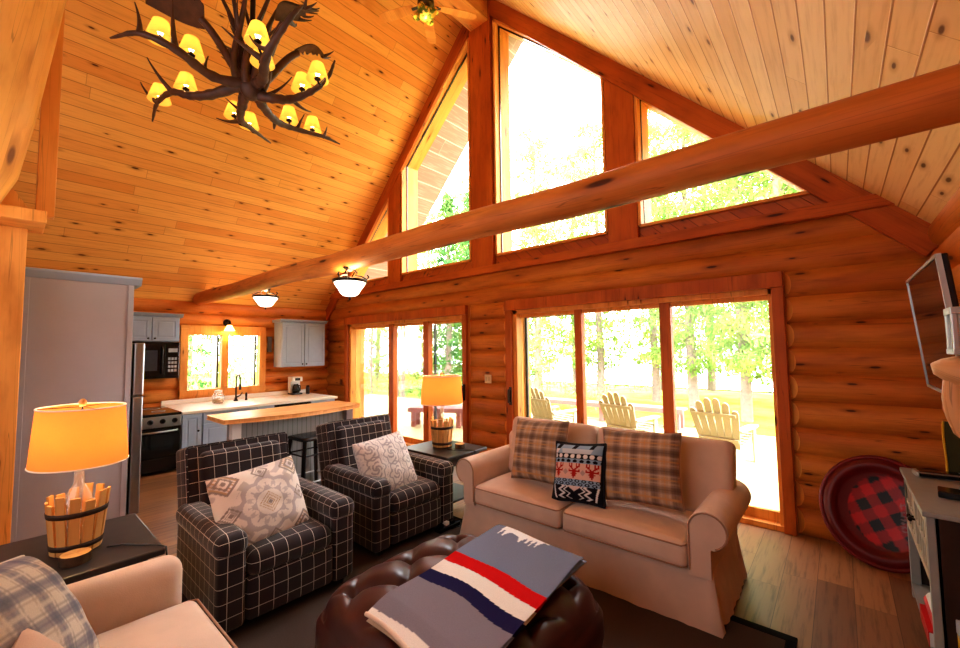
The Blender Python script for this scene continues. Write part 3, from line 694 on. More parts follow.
def rolled_arm(sx, cx, r, cz, x_in, x_out, y0, y1, z0):
    """arm profile in x,z extruded along y: upright panel with a rolled top"""
    pts = [(x_in, z0), (x_in, cz-.02)]
    for k in range(19):
        a = math.pi-(-.25+1.42*math.pi*k/18) if True else 0
        pts.append((cx+r*math.cos(math.pi+.15-1.45*math.pi*k/18), cz+r*math.sin(math.pi+.15-1.45*math.pi*k/18)))
    pts += [(x_out, cz-r*.95), (x_out, z0)]
    if sx < 0: pts = [(-x, z) for x, z in pts][::-1]
    return pts

so = empty('sofa', (-1.575, 3.1, 0), 0, 'beige slipcovered two-seat sofa in front of the right sliding door', 'sofa')
skirt(.965, .375, .014, .33, .045, (.05, .085)).build('skirt', M_SOFA, so)
for sx in (-1, 1):
    b = MB(); pts = rolled_arm(sx, .952, .107, .572, .845, .965, 0, 0, .3)
    b.prism(pts, -.405, .40, smooth=True); a = b.build('arm', M_SOFA, so, bevel=.012, seg=3)
    w = MB(); arc = [(sx*(.952+.1*math.cos(math.pi+.15-1.42*math.pi*k/18)), -.408, .572+.1*math.sin(math.pi+.15-1.42*math.pi*k/18)) for k in range(19)]
    w.tube([(sx*.852, -.408, .33)]+arc, .005, 6); w.build('piping', M_PIPE, a)
b = MB(); b.rbox(-.93, .93, .18, .41, .3, .84, .06, 4); b.build('back', M_SOFA, so)
for k in (-1, 1):
    x0, x1 = (-.842, -.004) if k < 0 else (.004, .842)
    b = MB(); b.rbox(x0, x1, -.425, .26, .315, .472, .045, 4, .035, m=10); c = b.build('seat_cushion', M_SOFA, so)
    w = MB()
    for z in (.335, .458):
        w.tube([(x0+.012, -.2, z), (x0+.012, -.40, z), (x0+.03, -.424, z), (x1-.03, -.424, z), (x1-.012, -.4, z), (x1-.012, -.2, z)], .005, 6)
    w.build('piping', M_PIPE, c)
    T = Matrix.Translation((0, .16, .46)) @ Matrix.Rotation(R(-12), 4, 'X')
    b = MB(); b.rbox(x0+(.01 if k > 0 else -.02), x1+(.155 if k > 0 else 0), -.10, .10, 0, .52, .055, 5, 0, T, m=10); c = b.build('back_cushion', M_SOFA, so)

# ------------------------------------------------------------------ pillows
def mixc(a, b, t): return tuple(a[k]*(1-t)+b[k]*t for k in range(3))+(1,)
def pillow(name, w, h, t, colf, mat, n=64, edge=None, pinch=.07):
    """x width, z height, thickness along y, front towards -y"""
    b = MB(); fr = []; 
    for sg in (-1, 1):
        vs = []; cols = []
        for j in range(n+1):
            v = -1+2*j/n
            for i in range(n+1):
                u = -1+2*i/n
                th = t/2*(max(0, (1-u**4)*(1-v**4)))**.5*(.75+.25*(1-u*u)*(1-v*v))
                x = w/2*u*(1-pinch*(1-v*v)*abs(u)**3); z = h/2*v*(1-pinch*(1-u*u)*abs(v)**3)
                wr = .004*math.sin(9*u+5*v)*math.sin(7*v-3*u)*(th > 0)
                vs.append((x, sg*(th+wr), z)); cols.append(colf((u+1)/2, (v+1)/2) if sg < 0 else colf((1-u)/2, (v+1)/2))
        fs = []
        for j in range(n):
            for i in range(n):
                f = (j*(n+1)+i, j*(n+1)+i+1, (j+1)*(n+1)+i+1, (j+1)*(n+1)+i); fs.append(f if sg < 0 else f[::-1])
        b.add(vs, fs, None, True, 0, cols)
        if sg < 0:
            ring = [vs[i] for i in range(n+1)]+[vs[j*(n+1)+n] for j in range(1, n+1)]+[vs[n*(n+1)+i] for i in range(n-1, -1, -1)]+[vs[j*(n+1)] for j in range(n-1, -1, -1)]
    o = b.build(name, mat, col=True)
    if edge:
        e = MB(); e.tube(ring, edge[1], 6, cap=False); e.build('piping', edge[0], o)
    return o
def place(o, loc, face, tilt=0, roll=0):
    """face: compass angle of the front (-y) direction in degrees from -Y, turning towards +X; tilt leans the top back"""
    o.rotation_mode = 'QUATERNION'
    m = Matrix.Rotation(R(face), 4, 'Z') @ Matrix.Rotation(R(-tilt), 4, 'X') @ Matrix.Rotation(R(roll), 4, 'Y')
    o.rotation_quaternion = m.to_quaternion(); o.location = loc
    return o
TAN, BRN, ORG, CRM, GRY = lin(200, 166, 136), lin(96, 76, 70), lin(216, 160, 104), lin(228, 206, 186), lin(146, 130, 132)
def plaid_col(bands, base, thin=None, th=.5):
    def f(u, v):
        c = base
        for x in (u, v):
            for c0, wd, cc, st in bands:
                d = abs(((x/.235+.5-c0) % 1.0+.5) % 1-.5)
                if d < wd: c = mixc(c, cc, st)
        return c
    return f
bands = [(.5, .16, BRN, .5), (.5, .05, BRN, .35), (.0, .035, ORG, .75), (.2, .03, CRM, .35), (.8, .03, CRM, .35), (.32, .025, GRY, .4), (.68, .025, GRY, .4)]
pl = plaid_col(bands, TAN)
o = pillow('throw_pillow', .55, .51, .20, pl, M_VCW, edge=(M_PIPE, .004)); place(o, (-1.95, 3.0, .775), -6, 16, -4)
tag(o, 'tan and brown plaid throw pillow at the left end of the sofa', 'pillow', 'sofa throw pillows')
o = pillow('throw_pillow', .55, .50, .20, pl, M_VCW, edge=(M_PIPE, .004)); place(o, (-1.10, 2.985, .79), 4, 17, -3)
tag(o, 'tan and brown plaid throw pillow right of the reindeer pillow, mid sofa', 'pillow', 'sofa throw pillows')
# reindeer pillow
NAVY, SKY, PINK, REDD, WHT = lin(30, 26, 34), lin(150, 176, 200), lin(226, 182, 166), lin(176, 40, 34), lin(232, 226, 224)
DEER = ["X.X...X.X", "XXX...XXX", ".XX...XX.", "..XX.XX..", "X..XXX..X", "XXXXXXXXX", "...XXX...", "..XXXXX..", "...XXX...", "...XXX...", "....X...."]
def deer(u, v):
    v = 1-v
    if u < .035 or u > .965 or v < .03 or v > .97: return NAVY
    if v < .30:
        c = SKY if v < .2 else NAVY
        if v < .26 and abs(((u*3+v*1.7) % 1)-.5) < .13: c = NAVY if v < .12 else WHT
        if v < .2 and abs((u-.5)) < .30-v*.4+.06 and v > .11: c = mixc(SKY, WHT, .5)
        if v >= .2: c = WHT if ((u*8) % 1-.5)**2/.12+((v-.25)/.04)**2 < 1 else NAVY
        return c
    if v < .37:
        return NAVY if ((u*8+.5) % 1-.5)**2/.11+((v-.335)/.028)**2 < 1 else SKY
    if v < .63:
        c = PINK; k = (u*3+.02) % 1; i = int((k-.17)/.66*9); j = int((v-.39)/.22*11)
        if 0 <= i < 9 and 0 <= j < 11 and k > .17 and DEER[j][i] == 'X': c = REDD
        k2 = (u*3+.52) % 1
        if abs(k2-.5)/.15+abs(v-.52)/.05 < 1: c = mixc(PINK, GRY, .6)
        return c
    if v < .74:
        r = 0 if v < .685 else .5; vc = .657 if r == 0 else .712
        q = (((u*8+r) % 1)-.5)**2/.13+((v-vc)/.026)**2
        return NAVY if .25 < q < 1 else SKY
    c = NAVY; k = abs(((u*2.0+.0) % 1)-.5)
    if abs(u-.5) < .14-(v-.74)*1.6: c = mixc(PINK, WHT, .5)
    zz = abs(((v-.76)*9) % 1-.5)*2; lx = .2+.10*zz
    for mx in (u, 1-u):
        if abs(mx-lx) < .03 or abs(mx-lx-.09-(v-.8)*.4) < .018: c = WHT
        if abs(mx-.06-(v-.76)*.3) < .018: c = WHT
    return c
o = pillow('throw_pillow', .415, .43, .17, deer, M_VC, 110, edge=(plain('black_trim', NAVY, .9), .011)); place(o, (-1.52, 2.88, .70), 0, 20, -5)
tag(o, 'small navy nordic pillow with red reindeer band, centre of the sofa', 'pillow', 'sofa throw pillows')
# medallion pillows
def medallion(c0, g1, g2, gold):
    def f(u, v):
        x, y = u*2-1, v*2-1; r = math.hypot(x, y); a = math.atan2(y, x); c = c0
        def dia(px, py, sx, sy): return abs(x-px)/sx+abs(y-py)/sy
        pet = .60+.10*abs(math.cos(4*a)); pin = .50+.09*abs(math.cos(4*a))
        if pin < r < pet: c = g1
        if r < .36+.05*math.cos(8*a) and r > .30: c = g1
        if .36 < r < .5 and abs(math.sin(4*a)) < .14: c = g1
        d = dia(0, 0, .30, .30)
        if d < 1:
            c = gold if int(d*8) % 2 == 0 else c0
            if int((a+4)*7) % 2 and d > .4: c = mixc(c, c0, .6)
        if d < .22: c = g2
        for px in (-.78, .78):
            for py in (-.78, .78):
                d = dia(px, py, .40, .40)
                if d < 1: c = (g2 if int(d*6) % 2 == 0 else c0)
                if .5 < d < .68: c = gold if int((x+y)*22) % 2 else c0
        for px, py in ((-.8, 0), (.8, 0), (0, .82), (0, -.82)):
            d = dia(px, py, .2, .2)
            if d < 1: c = g2 if (d > .75 or d < .3 or .45 < d < .55) else c0
        if c == c0 and r < .50 and r > .3 and math.sin(16*r+3*math.cos(8*a))*math.cos(8*a) > .45: c = mixc(c0, g1, .75)
        if c == c0 and .60 < r < .80 and abs(math.cos(4*a+.4)) > .8: c = mixc(c0, g2, .55)
        if r > .72 and c == c0 and math.sin(9*x+3*math.sin(5*y))*math.sin(9*y+2*math.sin(6*x)) > .35: c = mixc(c0, g1, .8)
        return c
    return f
md = medallion(lin(236, 222, 212), lin(196, 182, 180), lin(158, 142, 136), lin(196, 162, 126))
o = pillow('throw_pillow', .57, .52, .26, md, M_VC, 120, pinch=.03); place(o, (-2.95, 1.17, .615), 95, 24, -4)
tag(o, 'cream and grey medallion pillow on the armchair nearest the large lamp', 'pillow', 'armchair pillows')
def damask(u, v):
    x, y = (u*3.0) % 1-.5, (v*3.0+(.5 if int(u*3) % 2 else 0)) % 1-.5; r = math.hypot(x, y*.8); a = math.atan2(y, x)
    c = lin(232, 222, 216); g = lin(180, 172, 172)
    if abs(r-.40-.06*math.cos(6*a)) < .035: c = g
    if r < .27+.07*math.cos(5*a) and (math.sin(r*40+3*a) > .1): c = g
    if r < .08: c = mixc(c, g, .7)
    if r > .5 and math.sin(x*40)*math.sin(y*34) > .2: c = mixc(c, g, .7)
    return c
o = pillow('throw_pillow', .53, .53, .25, damask, M_VC, 110, pinch=.03); place(o, (-3.05, 2.25, .62), 92, 24, -4)
tag(o, 'white and silver damask pillow on the armchair farther from the large lamp', 'pillow', 'armchair pillows')

# ------------------------------------------------------------------ armchairs (front = +x)
def armchair(loc, rz, lab):
    e = empty('armchair', loc, rz, lab, 'armchair', 'plaid armchairs')
    b = MB(); b.rbox(-.40, .40, -.30, .30, .05, .31, .03, 3); b.rbox(.36, .43, -.272, .272, .05, .30, .03, 3, side=.01); b.build('base', M_PLAID, e)
    b = MB(); b.rbox(-.30, .44, -.268, .268, .29, .425, .055, 4, .035); b.build('seat_cushion', M_PLAID, e)
    for s in (-1, 1):
        y0, y1 = (s*.275, s*.43) if s > 0 else (s*.43, s*.275)
        b = MB(); b.rbox(-.40, .425, y0, y1, .04, .49, .03, 3); a = b.build('arm', M_PLAID, e)
        p = MB(); p.rbox(-.42, .44, y0-.012, y1+.012, .445, .575, .055, 5, .010); p.build('arm_pad', M_PLAID, a)
    T = Matrix.Translation((-.36, -.02, .32)) @ Matrix.Rotation(R(-14), 4, 'Y') @ Matrix.Rotation(R(3), 4, 'Z')
    b = MB(); b.rbox(-.16, .06, -.37, .37, -.02, .635, .035, 4, 0, T); bk = b.build('backrest', M_PLAID, e)
    b = MB(); b.rbox(0, .11, -.29, .29, .08, .58, .05, 4, 0, T); b.build('back_cushion', M_PLAID, bk)
    w = MB(); w.tube([T @ Vector((.055, -.36, .2)), T @ Vector((.055, -.36, .61)), T @ Vector((.055, -.345, .628)), T @ Vector((.055, .345, .628)), T @ Vector((.055, .36, .61)), T @ Vector((.055, .36, .2))], .006, 6); w.build('piping', M_PLAID, bk)
    for sx in (-.34, .36):
        for sy in (-.36, .36):
            f = MB(); f.lathe([(.022, 0), (.028, .05)], 10, Matrix.Translation((sx, sy, .0))); f.build('foot', M_BLKWOOD, e)
    return e
armchair((-3.09, 1.26, .016), R(0), 'dark plaid armchair nearest the large lamp, angled to the ottoman')
armchair((-3.20, 2.385, .016), R(-1), 'dark plaid armchair farther back, beside the small lamp table')

# ------------------------------------------------------------------ ottoman
e = empty('ottoman', (-1.51, 1.575, 0), R(0), 'tufted dark brown leather ottoman in the middle of the rug', 'ottoman')
HX, HY = .565, .535
AX, AY = .39, .37
tufts = []
for j in range(-4, 5):
    for i in range(-4, 5):
        x = (i+(.5 if j % 2 else 0))*AX; y = j*AY/2
        if abs(x) < .46 and abs(y) < .43: tufts.append((x, y))
n = 120
def top(u, v):
    x, y = u*HX, v*HY
    k = (abs(u)**5+abs(v)**5)**.2
    edge = max(0, 1-k**4.5); z = .335+.16*edge**.45
    d = min(math.hypot(x-a, y-c) for a, c in tufts)
    a1 = (x/AX+y/AY) % 1; a2 = (x/AX-y/AY) % 1
    c1, c2 = min(a1, 1-a1)*2, min(a2, 1-a2)*2
    puff = (1-(1-c1)**3.2)*(1-(1-c2)**3.2)
    fade = max(0, min(1, (.98-k)*4.5+.06))
    z -= .052*(1-puff)*fade*(.55+.45*math.exp(-(d/.16)**2)) + .04*math.exp(-(d/.035)**2)
    return x, y, z
b = MB(); vs = []
for j in range(n+1):
    for i in range(n+1):
        u, v = -1+2*i/n, -1+2*j/n
        # map the square to a rounded square
        k = max(abs(u), abs(v)); l = (abs(u)**6+abs(v)**6)**(1/6) if k > 0 else 1; s_ = k/l if l > 0 else 1
        vs.append(top(u*s_, v*s_))
fs = [(j*(n+1)+i, j*(n+1)+i+1, (j+1)*(n+1)+i+1, (j+1)*(n+1)+i) for j in range(n) for i in range(n)]
b.add(vs, fs, None, True); ring = [vs[i] for i in range(n)]+[vs[j*(n+1)+n] for j in range(n)]+[vs[n*(n+1)+n-i] for i in range(n)]+[vs[(n-j)*(n+1)] for j in range(n)]
m = len(ring); sides = []
for q, (z, k) in enumerate(((None, 1), (.30, 1.035), (.22, 1.04), (.14, 1.02), (.10, .97))):
    for p in ring: sides.append((p[0]*k, p[1]*k, p[2] if z is None else z))
b.add(sides, [(q*m+k, (q+1)*m+k, (q+1)*m+(k+1) % m, q*m+(k+1) % m) for q in range(4) for k in range(m)], None, True)
b.add([(p[0]*.97, p[1]*.97, .10) for p in ring], [list(range(m))[::-1]]); body = b.build('tufted_body', M_LEATHER, e)
for k, (x, y) in enumerate(tufts):
    q = MB(); q.ball((x, y, top(x/HX, y/HY)[2]+.004), .014, 10, sz=.6); q.build('button', M_LEATHER, body)
for sx in (-1, 1):
    for sy in (-1, 1):
        q = MB(); q.lathe([(.0001, .016), (.028, .016), (.036, .04), (.022, .06), (.03, .08), (.04, .10)], 14, Matrix.Translation((sx*.48, sy*.42, 0))); q.build('leg', M_BLKWOOD, e)

# blanket folded over the ottoman
RED, NV, CR, GB = lin(206, 24, 26), lin(40, 34, 72), lin(240, 228, 216), lin(136, 136, 150)
W0, L0 = .61, 1.03; nu, nv = 90, 240
def bl_col(u, v):   # v from front (0) to far end (1)
    y = v*L0-.03+.012*math.sin(u*7+1)
    c = lin(128, 134, 154) if y > .5 else lin(136, 126, 134)
    if y < .012: c = CR
    if .285 < y < .375: c = NV
    if .375 < y < .475: c = CR
    if .475 < y < .575: c = RED
    if y > .80:
        t = (u-.10)/.55
        if 0 < t < 1 and y > .985-.06*math.sin(t*math.pi)**.6-.085*(1-abs(((t*6+.6*math.sin(t*9)) % 1)*2-1))**1.5+.03*t and y < 1.06-.03*t: c = lin(250, 248, 246)
    return c
def bl_z(x, y, lift):
    z = 0
    ex = max(0, abs(x)-.27); ey = max(0, abs(y-.0)-.5)
    return lift-.35*ex*ex-.55*max(0, (-y-.40))**1.3-.25*max(0, y-.46)**1.3
b = MB()
for lay, (lift, off) in enumerate(((.530, 0), (.517, .008), (.505, -.004))):
    vs = []; cols = []
    for j in range(nv+1):
        v = j/nv
        for i in range(nu+1):
            u = i/nu; x = (u-.5)*W0+off; y = (v-.5)*L0+off*.5
            vs.append((x+.010*math.sin(v*5+lay)-.07*(v-.5), y+.01*math.sin(u*6)-.04*(u-.5), bl_z(x, y, lift)+.003*math.sin(u*9+v*13+lay*2)))
            cols.append(bl_col(u, v) if lay == 0 else (bl_col(u, v) if lay == 1 else lin(206, 176, 150)))
    fs = [(j*(nu+1)+i, j*(nu+1)+i+1, (j+1)*(nu+1)+i+1, (j+1)*(nu+1)+i) for j in range(nv) for i in range(nu)]
    b.add(vs, fs, None, True, 0, cols)
    if lay == 0: v0 = vs
bl = b.build('wool_blanket', M_VCW, None, col=True, loc=(-1.335, 1.572, 0), rot=(0, 0, 0))
w = MB(); w.tube([v0[i] for i in range(0, nu+1, 2)], .009, 6); w.build('hem', plain('cream_hem', lin(230, 200, 178), .9), bl)
tag(bl, 'grey wool blanket with navy, cream and red stripes folded on the ottoman', 'blanket')

# ------------------------------------------------------------------ near sofa (lower left)
s2 = empty('sofa', (-1.70, .16, 0), 0, 'beige slipcovered sofa corner at the lower left edge', 'sofa')
skirt(.80, .44, .014, .33, .03, (.05, .085)).build('skirt', M_SOFA, s2)
for sx in (-1, 1):
    b = MB(); b.rbox(sx*.79-.075, sx*.79+.075, -.46, .46, .3, .655, .07, 5, .01, m=10); b.build('arm', M_SOFA, s2)
b = MB(); b.rbox(-.76, .76, -.50, -.26, .3, .86, .06, 4); b.build('back', M_SOFA, s2)
for k in (-1, 1):
    x0, x1 = (-.705, -.003) if k < 0 else (.003, .705)
    b = MB(); b.rbox(x0, x1, -.28, .50, .315, .465, .045, 4, .03, m=10); c = b.build('seat_cushion', M_SOFA, s2)
    w = MB(); w.tube([(x0+.012, .2, .456), (x0+.012, .47, .456), (x0+.03, .498, .456), (x1-.03, .498, .456), (x1-.012, .47, .456)], .005, 6); w.build('piping', M_PIPE, c)
    b = MB(); T = Matrix.Translation((0, -.22, .45)) @ Matrix.Rotation(R(10), 4, 'X'); b.rbox(x0+.01, x1-.01, -.09, .09, 0, .45, .07, 4, 0, T); b.build('back_cushion', M_SOFA, s2)
BLU, CRB, TNB = lin(112, 112, 130), lin(214, 196, 182), lin(176, 158, 150)
bands2 = [(.5, .17, BLU, .6), (.5, .06, BLU, .4), (.0, .04, CRB, .7), (.22, .03, TNB, .6), (.78, .03, lin(150, 140, 140), .6), (.86, .02, CRB, .6)]
o = pillow('throw_pillow', .54, .54, .26, plaid_col(bands2, CRB), M_VCW, pinch=.0, edge=(fabric('cream_piping', lin(206, 188, 176)), .006)); place(o, (-2.16, .06, .665), 158, 32, 14)
tag(o, 'blue-grey plaid pillow on the near sofa at the lower left', 'pillow', 'near sofa pillows')
o = pillow('throw_pillow', .40, .38, .15, lambda u, v: lin(214, 180, 160), M_VC, 24); place(o, (-1.80, .12, .60), 165, 30, 0)
tag(o, 'plain pinkish beige pillow just peeking up at the bottom left edge', 'pillow', 'near sofa pillows')

# ------------------------------------------------------------------ side tables
def side_table(loc, sx, sy, lab):
    e = empty('side_table', loc, 0, lab, 'side table', 'charcoal side tables')
    b = MB(); b.box(-sx/2, sx/2, -sy/2, sy/2, .587, .62); b.build('table_top', M_BLKWOOD, e, bevel=.008)
    b = MB(); b.box(-sx/2+.06, sx/2-.06, -sy/2+.06, sy/2-.06, .50, .587); b.build('apron', M_BLKWOOD, e, bevel=.004)
    for a in (-1, 1):
        for c in (-1, 1):
            x, y = a*(sx/2-.075), c*(sy/2-.075); q = MB(); q.box(x-.032, x+.032, y-.032, y+.032, .46, .53)
            q.lathe([(.0001, 0), (.02, 0), (.028, .02), (.018, .045), (.022, .08), (.034, .16), (.04, .26), (.03, .34), (.02, .37), (.03, .39), (.02, .41), (.031, .46)], 14, Matrix.Translation((x, y, 0)))
            q.build('leg', M_BLKWOOD, e)
    b = MB(); b.box(-sx/2+.05, sx/2-.05, -sy/2+.05, sy/2-.05, .16, .18); b.build('lower_shelf', M_BLKWOOD, e, bevel=.004)
    return e
side_table((-3.075, .315, 0), .74, .57, 'charcoal side table at the left under the large lamp')
side_table((-3.16, 3.06, 0), .69, .58, 'charcoal side table between the far armchair and the sofa')

M_SHADE = shade_mat('warm_linen_shade', lin(244, 168, 84), .42)
M_SHADEIN = plain('white_shade_rim', lin(250, 240, 220), .8, .2, var=.02)
def table_lamp(loc, lab, w, ang):
    e = empty('table_lamp', loc, ang, lab, 'lamp', 'basket table lamps')
    N = 13
    b = MB(); b.lathe([(.0001, .003), (.088, .003), (.088, .02), (.0001, .02)], 20); b.build('base', M_HOOP, e)
    for k in range(N):
        a = 2*math.pi*k/N+.1; ht = .255+.045*rnd.random(); wd = .04
        T = Matrix.Rotation(a, 4, 'Z') @ Matrix.Translation((.092, 0, .006)) @ Matrix.Rotation(R(5.5), 4, 'Y')
        s = MB(); s.box(-.006, .006, -wd/2, wd/2, 0, ht, T); s.build('stave', M_STAVE, e, bevel=.002)
    for z, r in ((.03, .104), (.19, .119)):
        h = MB(); h.lathe([(r-.006, z), (r, z), (r+.003, z+.026), (r-.003, z+.026), (r-.006, z)], 28); h.build('hoop', M_HOOP, e)
    b = MB(); b.lathe([(.0001, .022), (.06, .022), (.072, .05), (.074, .20), (.066, .25), (.035, .31), (.022, .34), (.02, .40), (.024, .41), (.02, .42)], 22); b.build('bottle', M_CLEAR, e)
    b = MB(); b.tube([(0, 0, .42), (0, 0, .50)], [.015, .012], 10); b.tube([(0, 0, .50), (.05, 0, .55), (.055, 0, .65), (0, 0, .735)], .003, 6); b.tube([(0, 0, .5), (-.05, 0, .55), (-.055, 0, .65), (0, 0, .735)], .003, 6); b.build('socket', M_KNOB, e)
    b = MB(); b.lathe([(.0001, .49), (.012, .5), (.03, .545), (.032, .57), (.02, .6), (.0001, .61)], 14); b.build('bulb', emit('lamp_bulb', (1, .8, .5, 1), 8), e)
    b = MB(); b.lathe([(.222, .445), (.200, .735)], 40, sy=.86); sh = b.build('lamp_shade', M_SHADE, e)
    so_ = sh.modifiers.new('S', 'SOLIDIFY'); so_.thickness = .003
    for z, R0 in ((.735, .200), (.447, .222)):
        r = MB(); r.tube([(R0*math.cos(a), .86*R0*math.sin(a), z) for a in [2*math.pi*k/40 for k in range(41)]], .004, 6, False); r.build('shade_rim', M_SHADEIN, sh)
    r = MB()
    for a in (0, math.pi/1.5, -math.pi/1.5): r.tube([(0, 0, .735), (.2*math.cos(a), .86*.2*math.sin(a), .733)], .002, 5)
    r.build('shade_spider', M_KNOB, sh)
    b = MB(); b.lathe([(.0001, .735), (.012, .737), (.016, .75), (.016, .765), (.008, .775), (.0001, .778)], 14); b.build('finial', M_STAVE, e)
    point('lamp_light', (0, 0, .585), w, (1, .66, .32), .05, e)
    return e
l1 = table_lamp((-3.05, .293, .621), 'large lit table lamp with stave basket base at the left', 15, .2)
l2 = table_lamp((-3.2, 3.07, .621), 'smaller looking lit table lamp with stave basket base beyond the armchairs', 15, .9)
def slice_(loc, r, lab):
    e = empty('wood_slice', loc, rnd.random(), lab, 'wood slice', 'wood slice coasters')
    b = MB(); b.lathe([(r, 0), (r*1.03, .02), (r, .045)], 20); b.add([(r*math.cos(2*math.pi*k/20), r*math.sin(2*math.pi*k/20), 0) for k in range(20)], [list(range(20))[::-1]]); b.build('bark', M_BARK, e)
    b = MB(); b.lathe([(.0001, .0452), (r*.3, .046), (r*.7, .046), (r*.98, .045)], 20); b.build('cut_face', M_STAVE, e)
slice_((-2.865, .275, .621), .058, 'round wood slice in front of the large lamp at the left')
slice_((-3.0, 3.13, .621), .05, 'round wood slice beside the far lamp')
b = MB(); b.tube([(-2.95, .40, .625), (-2.92, .46, .625), (-2.84, .52, .625), (-2.78, .575, .625), (-2.72, .605, .62), (-2.70, .61, .5), (-2.74, .64, .02)], .004, 6); tag(b.build('lamp_cord', M_BLACK), 'black lamp cord running to the table edge behind the large lamp', 'cord')
b = MB(); b.tube([(-3.05, 3.0, .625), (-2.95, 3.02, .625), (-2.86, 3.1, .625), (-2.812, 3.15, .62), (-2.805, 3.16, .4), (-2.8, 3.2, .02), (-2.75, 3.0, .008), (-2.7, 2.85, .018), (-2.72, 2.72, .018)], .004, 6); tag(b.build('lamp_cord', M_BLACK), 'black lamp cord hanging off the far side table beside the sofa', 'cord')
# power strip on the floor between far armchair and sofa
b = MB(); b.box(-2.80, -2.72, 2.58, 2.84, .017, .055); e = empty('power_strip', (0, 0, 0), 0, 'black power strip on the floor between far armchair and sofa', 'power strip'); b.build('strip_body', M_BLACK, e, bevel=.008)
for k in range(3): b = MB(); b.box(-2.785, -2.735, 2.60+.07*k, 2.64+.07*k, .055, .085); b.build('plug', M_WHITE if k == 1 else M_BLACK, e, bevel=.005)

# ------------------------------------------------------------------ right side: console, sled, tv ...
e = empty('tv_console', (.285, 3.02, 0), 0, 'grey media console with lattice doors along the right wall', 'console'); e.scale = (1, 1, 1.04); w = .94; dp = .25
M_CONS = plain('grey_washed_paint', lin(158, 160, 156), .45, .4, var=.06, scale=20)
M_CIN = plain('dark_walnut_end', lin(62, 44, 34), .6, .3, var=.2)
b = MB(); b.box(-.015, dp+.01, -.02, w+.02, .755, .78); b.build('console_top', M_CONS, e, bevel=.004)
b = MB(); b.box(.03, dp-.03, 0, .02, .06, .755); b.build('end_panel', M_CIN, e)
b = MB(); b.box(.02, dp-.02, w-.02, w, .06, .755); b.box(dp-.02, dp, 0, w, .06, .755); b.box(.02, dp-.02, .02, w-.02, .43, .45); b.build('carcass', M_CIN, e)
b = MB(); b.box(.0, dp-.02, .02, w-.02, .06, .085); b.build('bottom_shelf', M_CONS, e)
for x in (0, dp-.05):
    for y in (0, w-.045): 
        b = MB(); b.box(x, x+.045, y, y+.045, 0, .755); b.build('leg', M_CONS if not (x and y == 0) else M_CIN, e, bevel=.003)
for k in range(2):
    y0, y1 = .05+k*.445, .05+(k+1)*.445-.01; z0, z1 = .44, .745
    b = MB(); m = .035
    b.box(0, .022, y0, y1, z0, z0+m); b.box(0, .022, y0, y1, z1-m, z1); b.box(0, .022, y0, y0+m, z0+m, z1-m); b.box(0, .022, y1-m, y1, z0+m, z1-m)
    for i in (1, 2, 3): yy = y0+m+(y1-y0-2*m)*i/4; b.box(.004, .02, yy-.009, yy+.009, z0+m, z1-m)
    zz = (z0+z1)/2; b.box(.004, .02, y0+m, y1-m, zz-.012, zz+.012)
    d = b.build('door', plain('cream_lattice', lin(196, 186, 166), .5, var=.05), e)
    g = MB(); g.box(.012, .015, y0+m, y1-m, z0+m, z1-m); g.build('door_glass', M_BLKGL, d)
    knob(d, (0, y1-.02 if k == 0 else y0+.02, .6), (-1, 0, 0))
def book(loc, sx, sy, sz, col, lab, rot=0, band=None):
    e = empty('magazine', loc, rot, lab, 'magazine', 'console magazines'); b = MB(); b.box(-sx/2, sx/2, -sy/2, sy/2, 0, sz); b.build('pages', M_WHITE, e)
    b = MB(); b.box(-sx/2-.003, sx/2+.003, -sy/2-.003, sy/2+.003, sz, sz+.004); b.box(-sx/2-.003, -sx/2, -sy/2-.003, sy/2+.003, 0, sz); b.build('cover', plain('cover_%s' % lab[:6], col, .4), e)
book((.375, 3.32, .087), .19, .30, .07, lin(208, 24, 28), 'red-edged white magazines on the lower console shelf')
b = MB(); b.tube([(.345, 3.17, .205), (.345, 3.46, .205)], [.045, .045], 16); o = tag(b.build('rolled_magazine', plain('white_paper', lin(238, 236, 232), .5)), 'white rolled paper lying on the red-edged magazines', 'paper')
b = MB(); b.tube([(.323, 3.168, .198), (.323, 3.462, .198)], [.03, .03], 12); b.build('red_band', plain('red_ink', lin(214, 20, 30), .5), o)
e = empty('storage_box', (.43, 2.84, .0), 0, 'yellow and grey box standing on the floor beside the console end', 'box')
b = MB(); b.box(-.08, .1, -.1, .1, 0, .30); b.build('box_body', plain('yellow_card', lin(236, 190, 24), .5), e, bevel=.004)
b = MB(); b.box(-.082, .102, -.102, .102, .30, .36); b.build('lid', plain('grey_card', lin(170, 170, 184), .5), e, bevel=.004)
def remote(loc, sx, sy, sz, rot, lab, cat, name, mat=M_BLACK):
    e = empty(name, loc, rot, lab, cat); b = MB(); b.box(-sx/2, sx/2, -sy/2, sy/2, 0, sz); b.build('casing', mat, e, bevel=.006)
    return e
e = remote((.43, 3.80, .813), .22, .11, .03, R(8), 'silver and black disc player at the far end of the console top', 'disc player', 'disc_player', M_SILVER)
b = MB(); b.box(-.1, .1, -.058, -.05, .006, .026); b.build('front_panel', M_BLACK, e); b = MB(); b.box(-.09, .09, -.03, .045, .03, .033); b.build('top_panel', M_BLACK, e)
e = remote((.445, 3.36, .813), .15, .12, .035, R(-6), 'black cable box on the near part of the console top', 'cable box', 'cable_box')
b = MB(); b.box(-.05, .05, -.062, -.06, .01, .025); b.build('display', M_BLKGL, e)

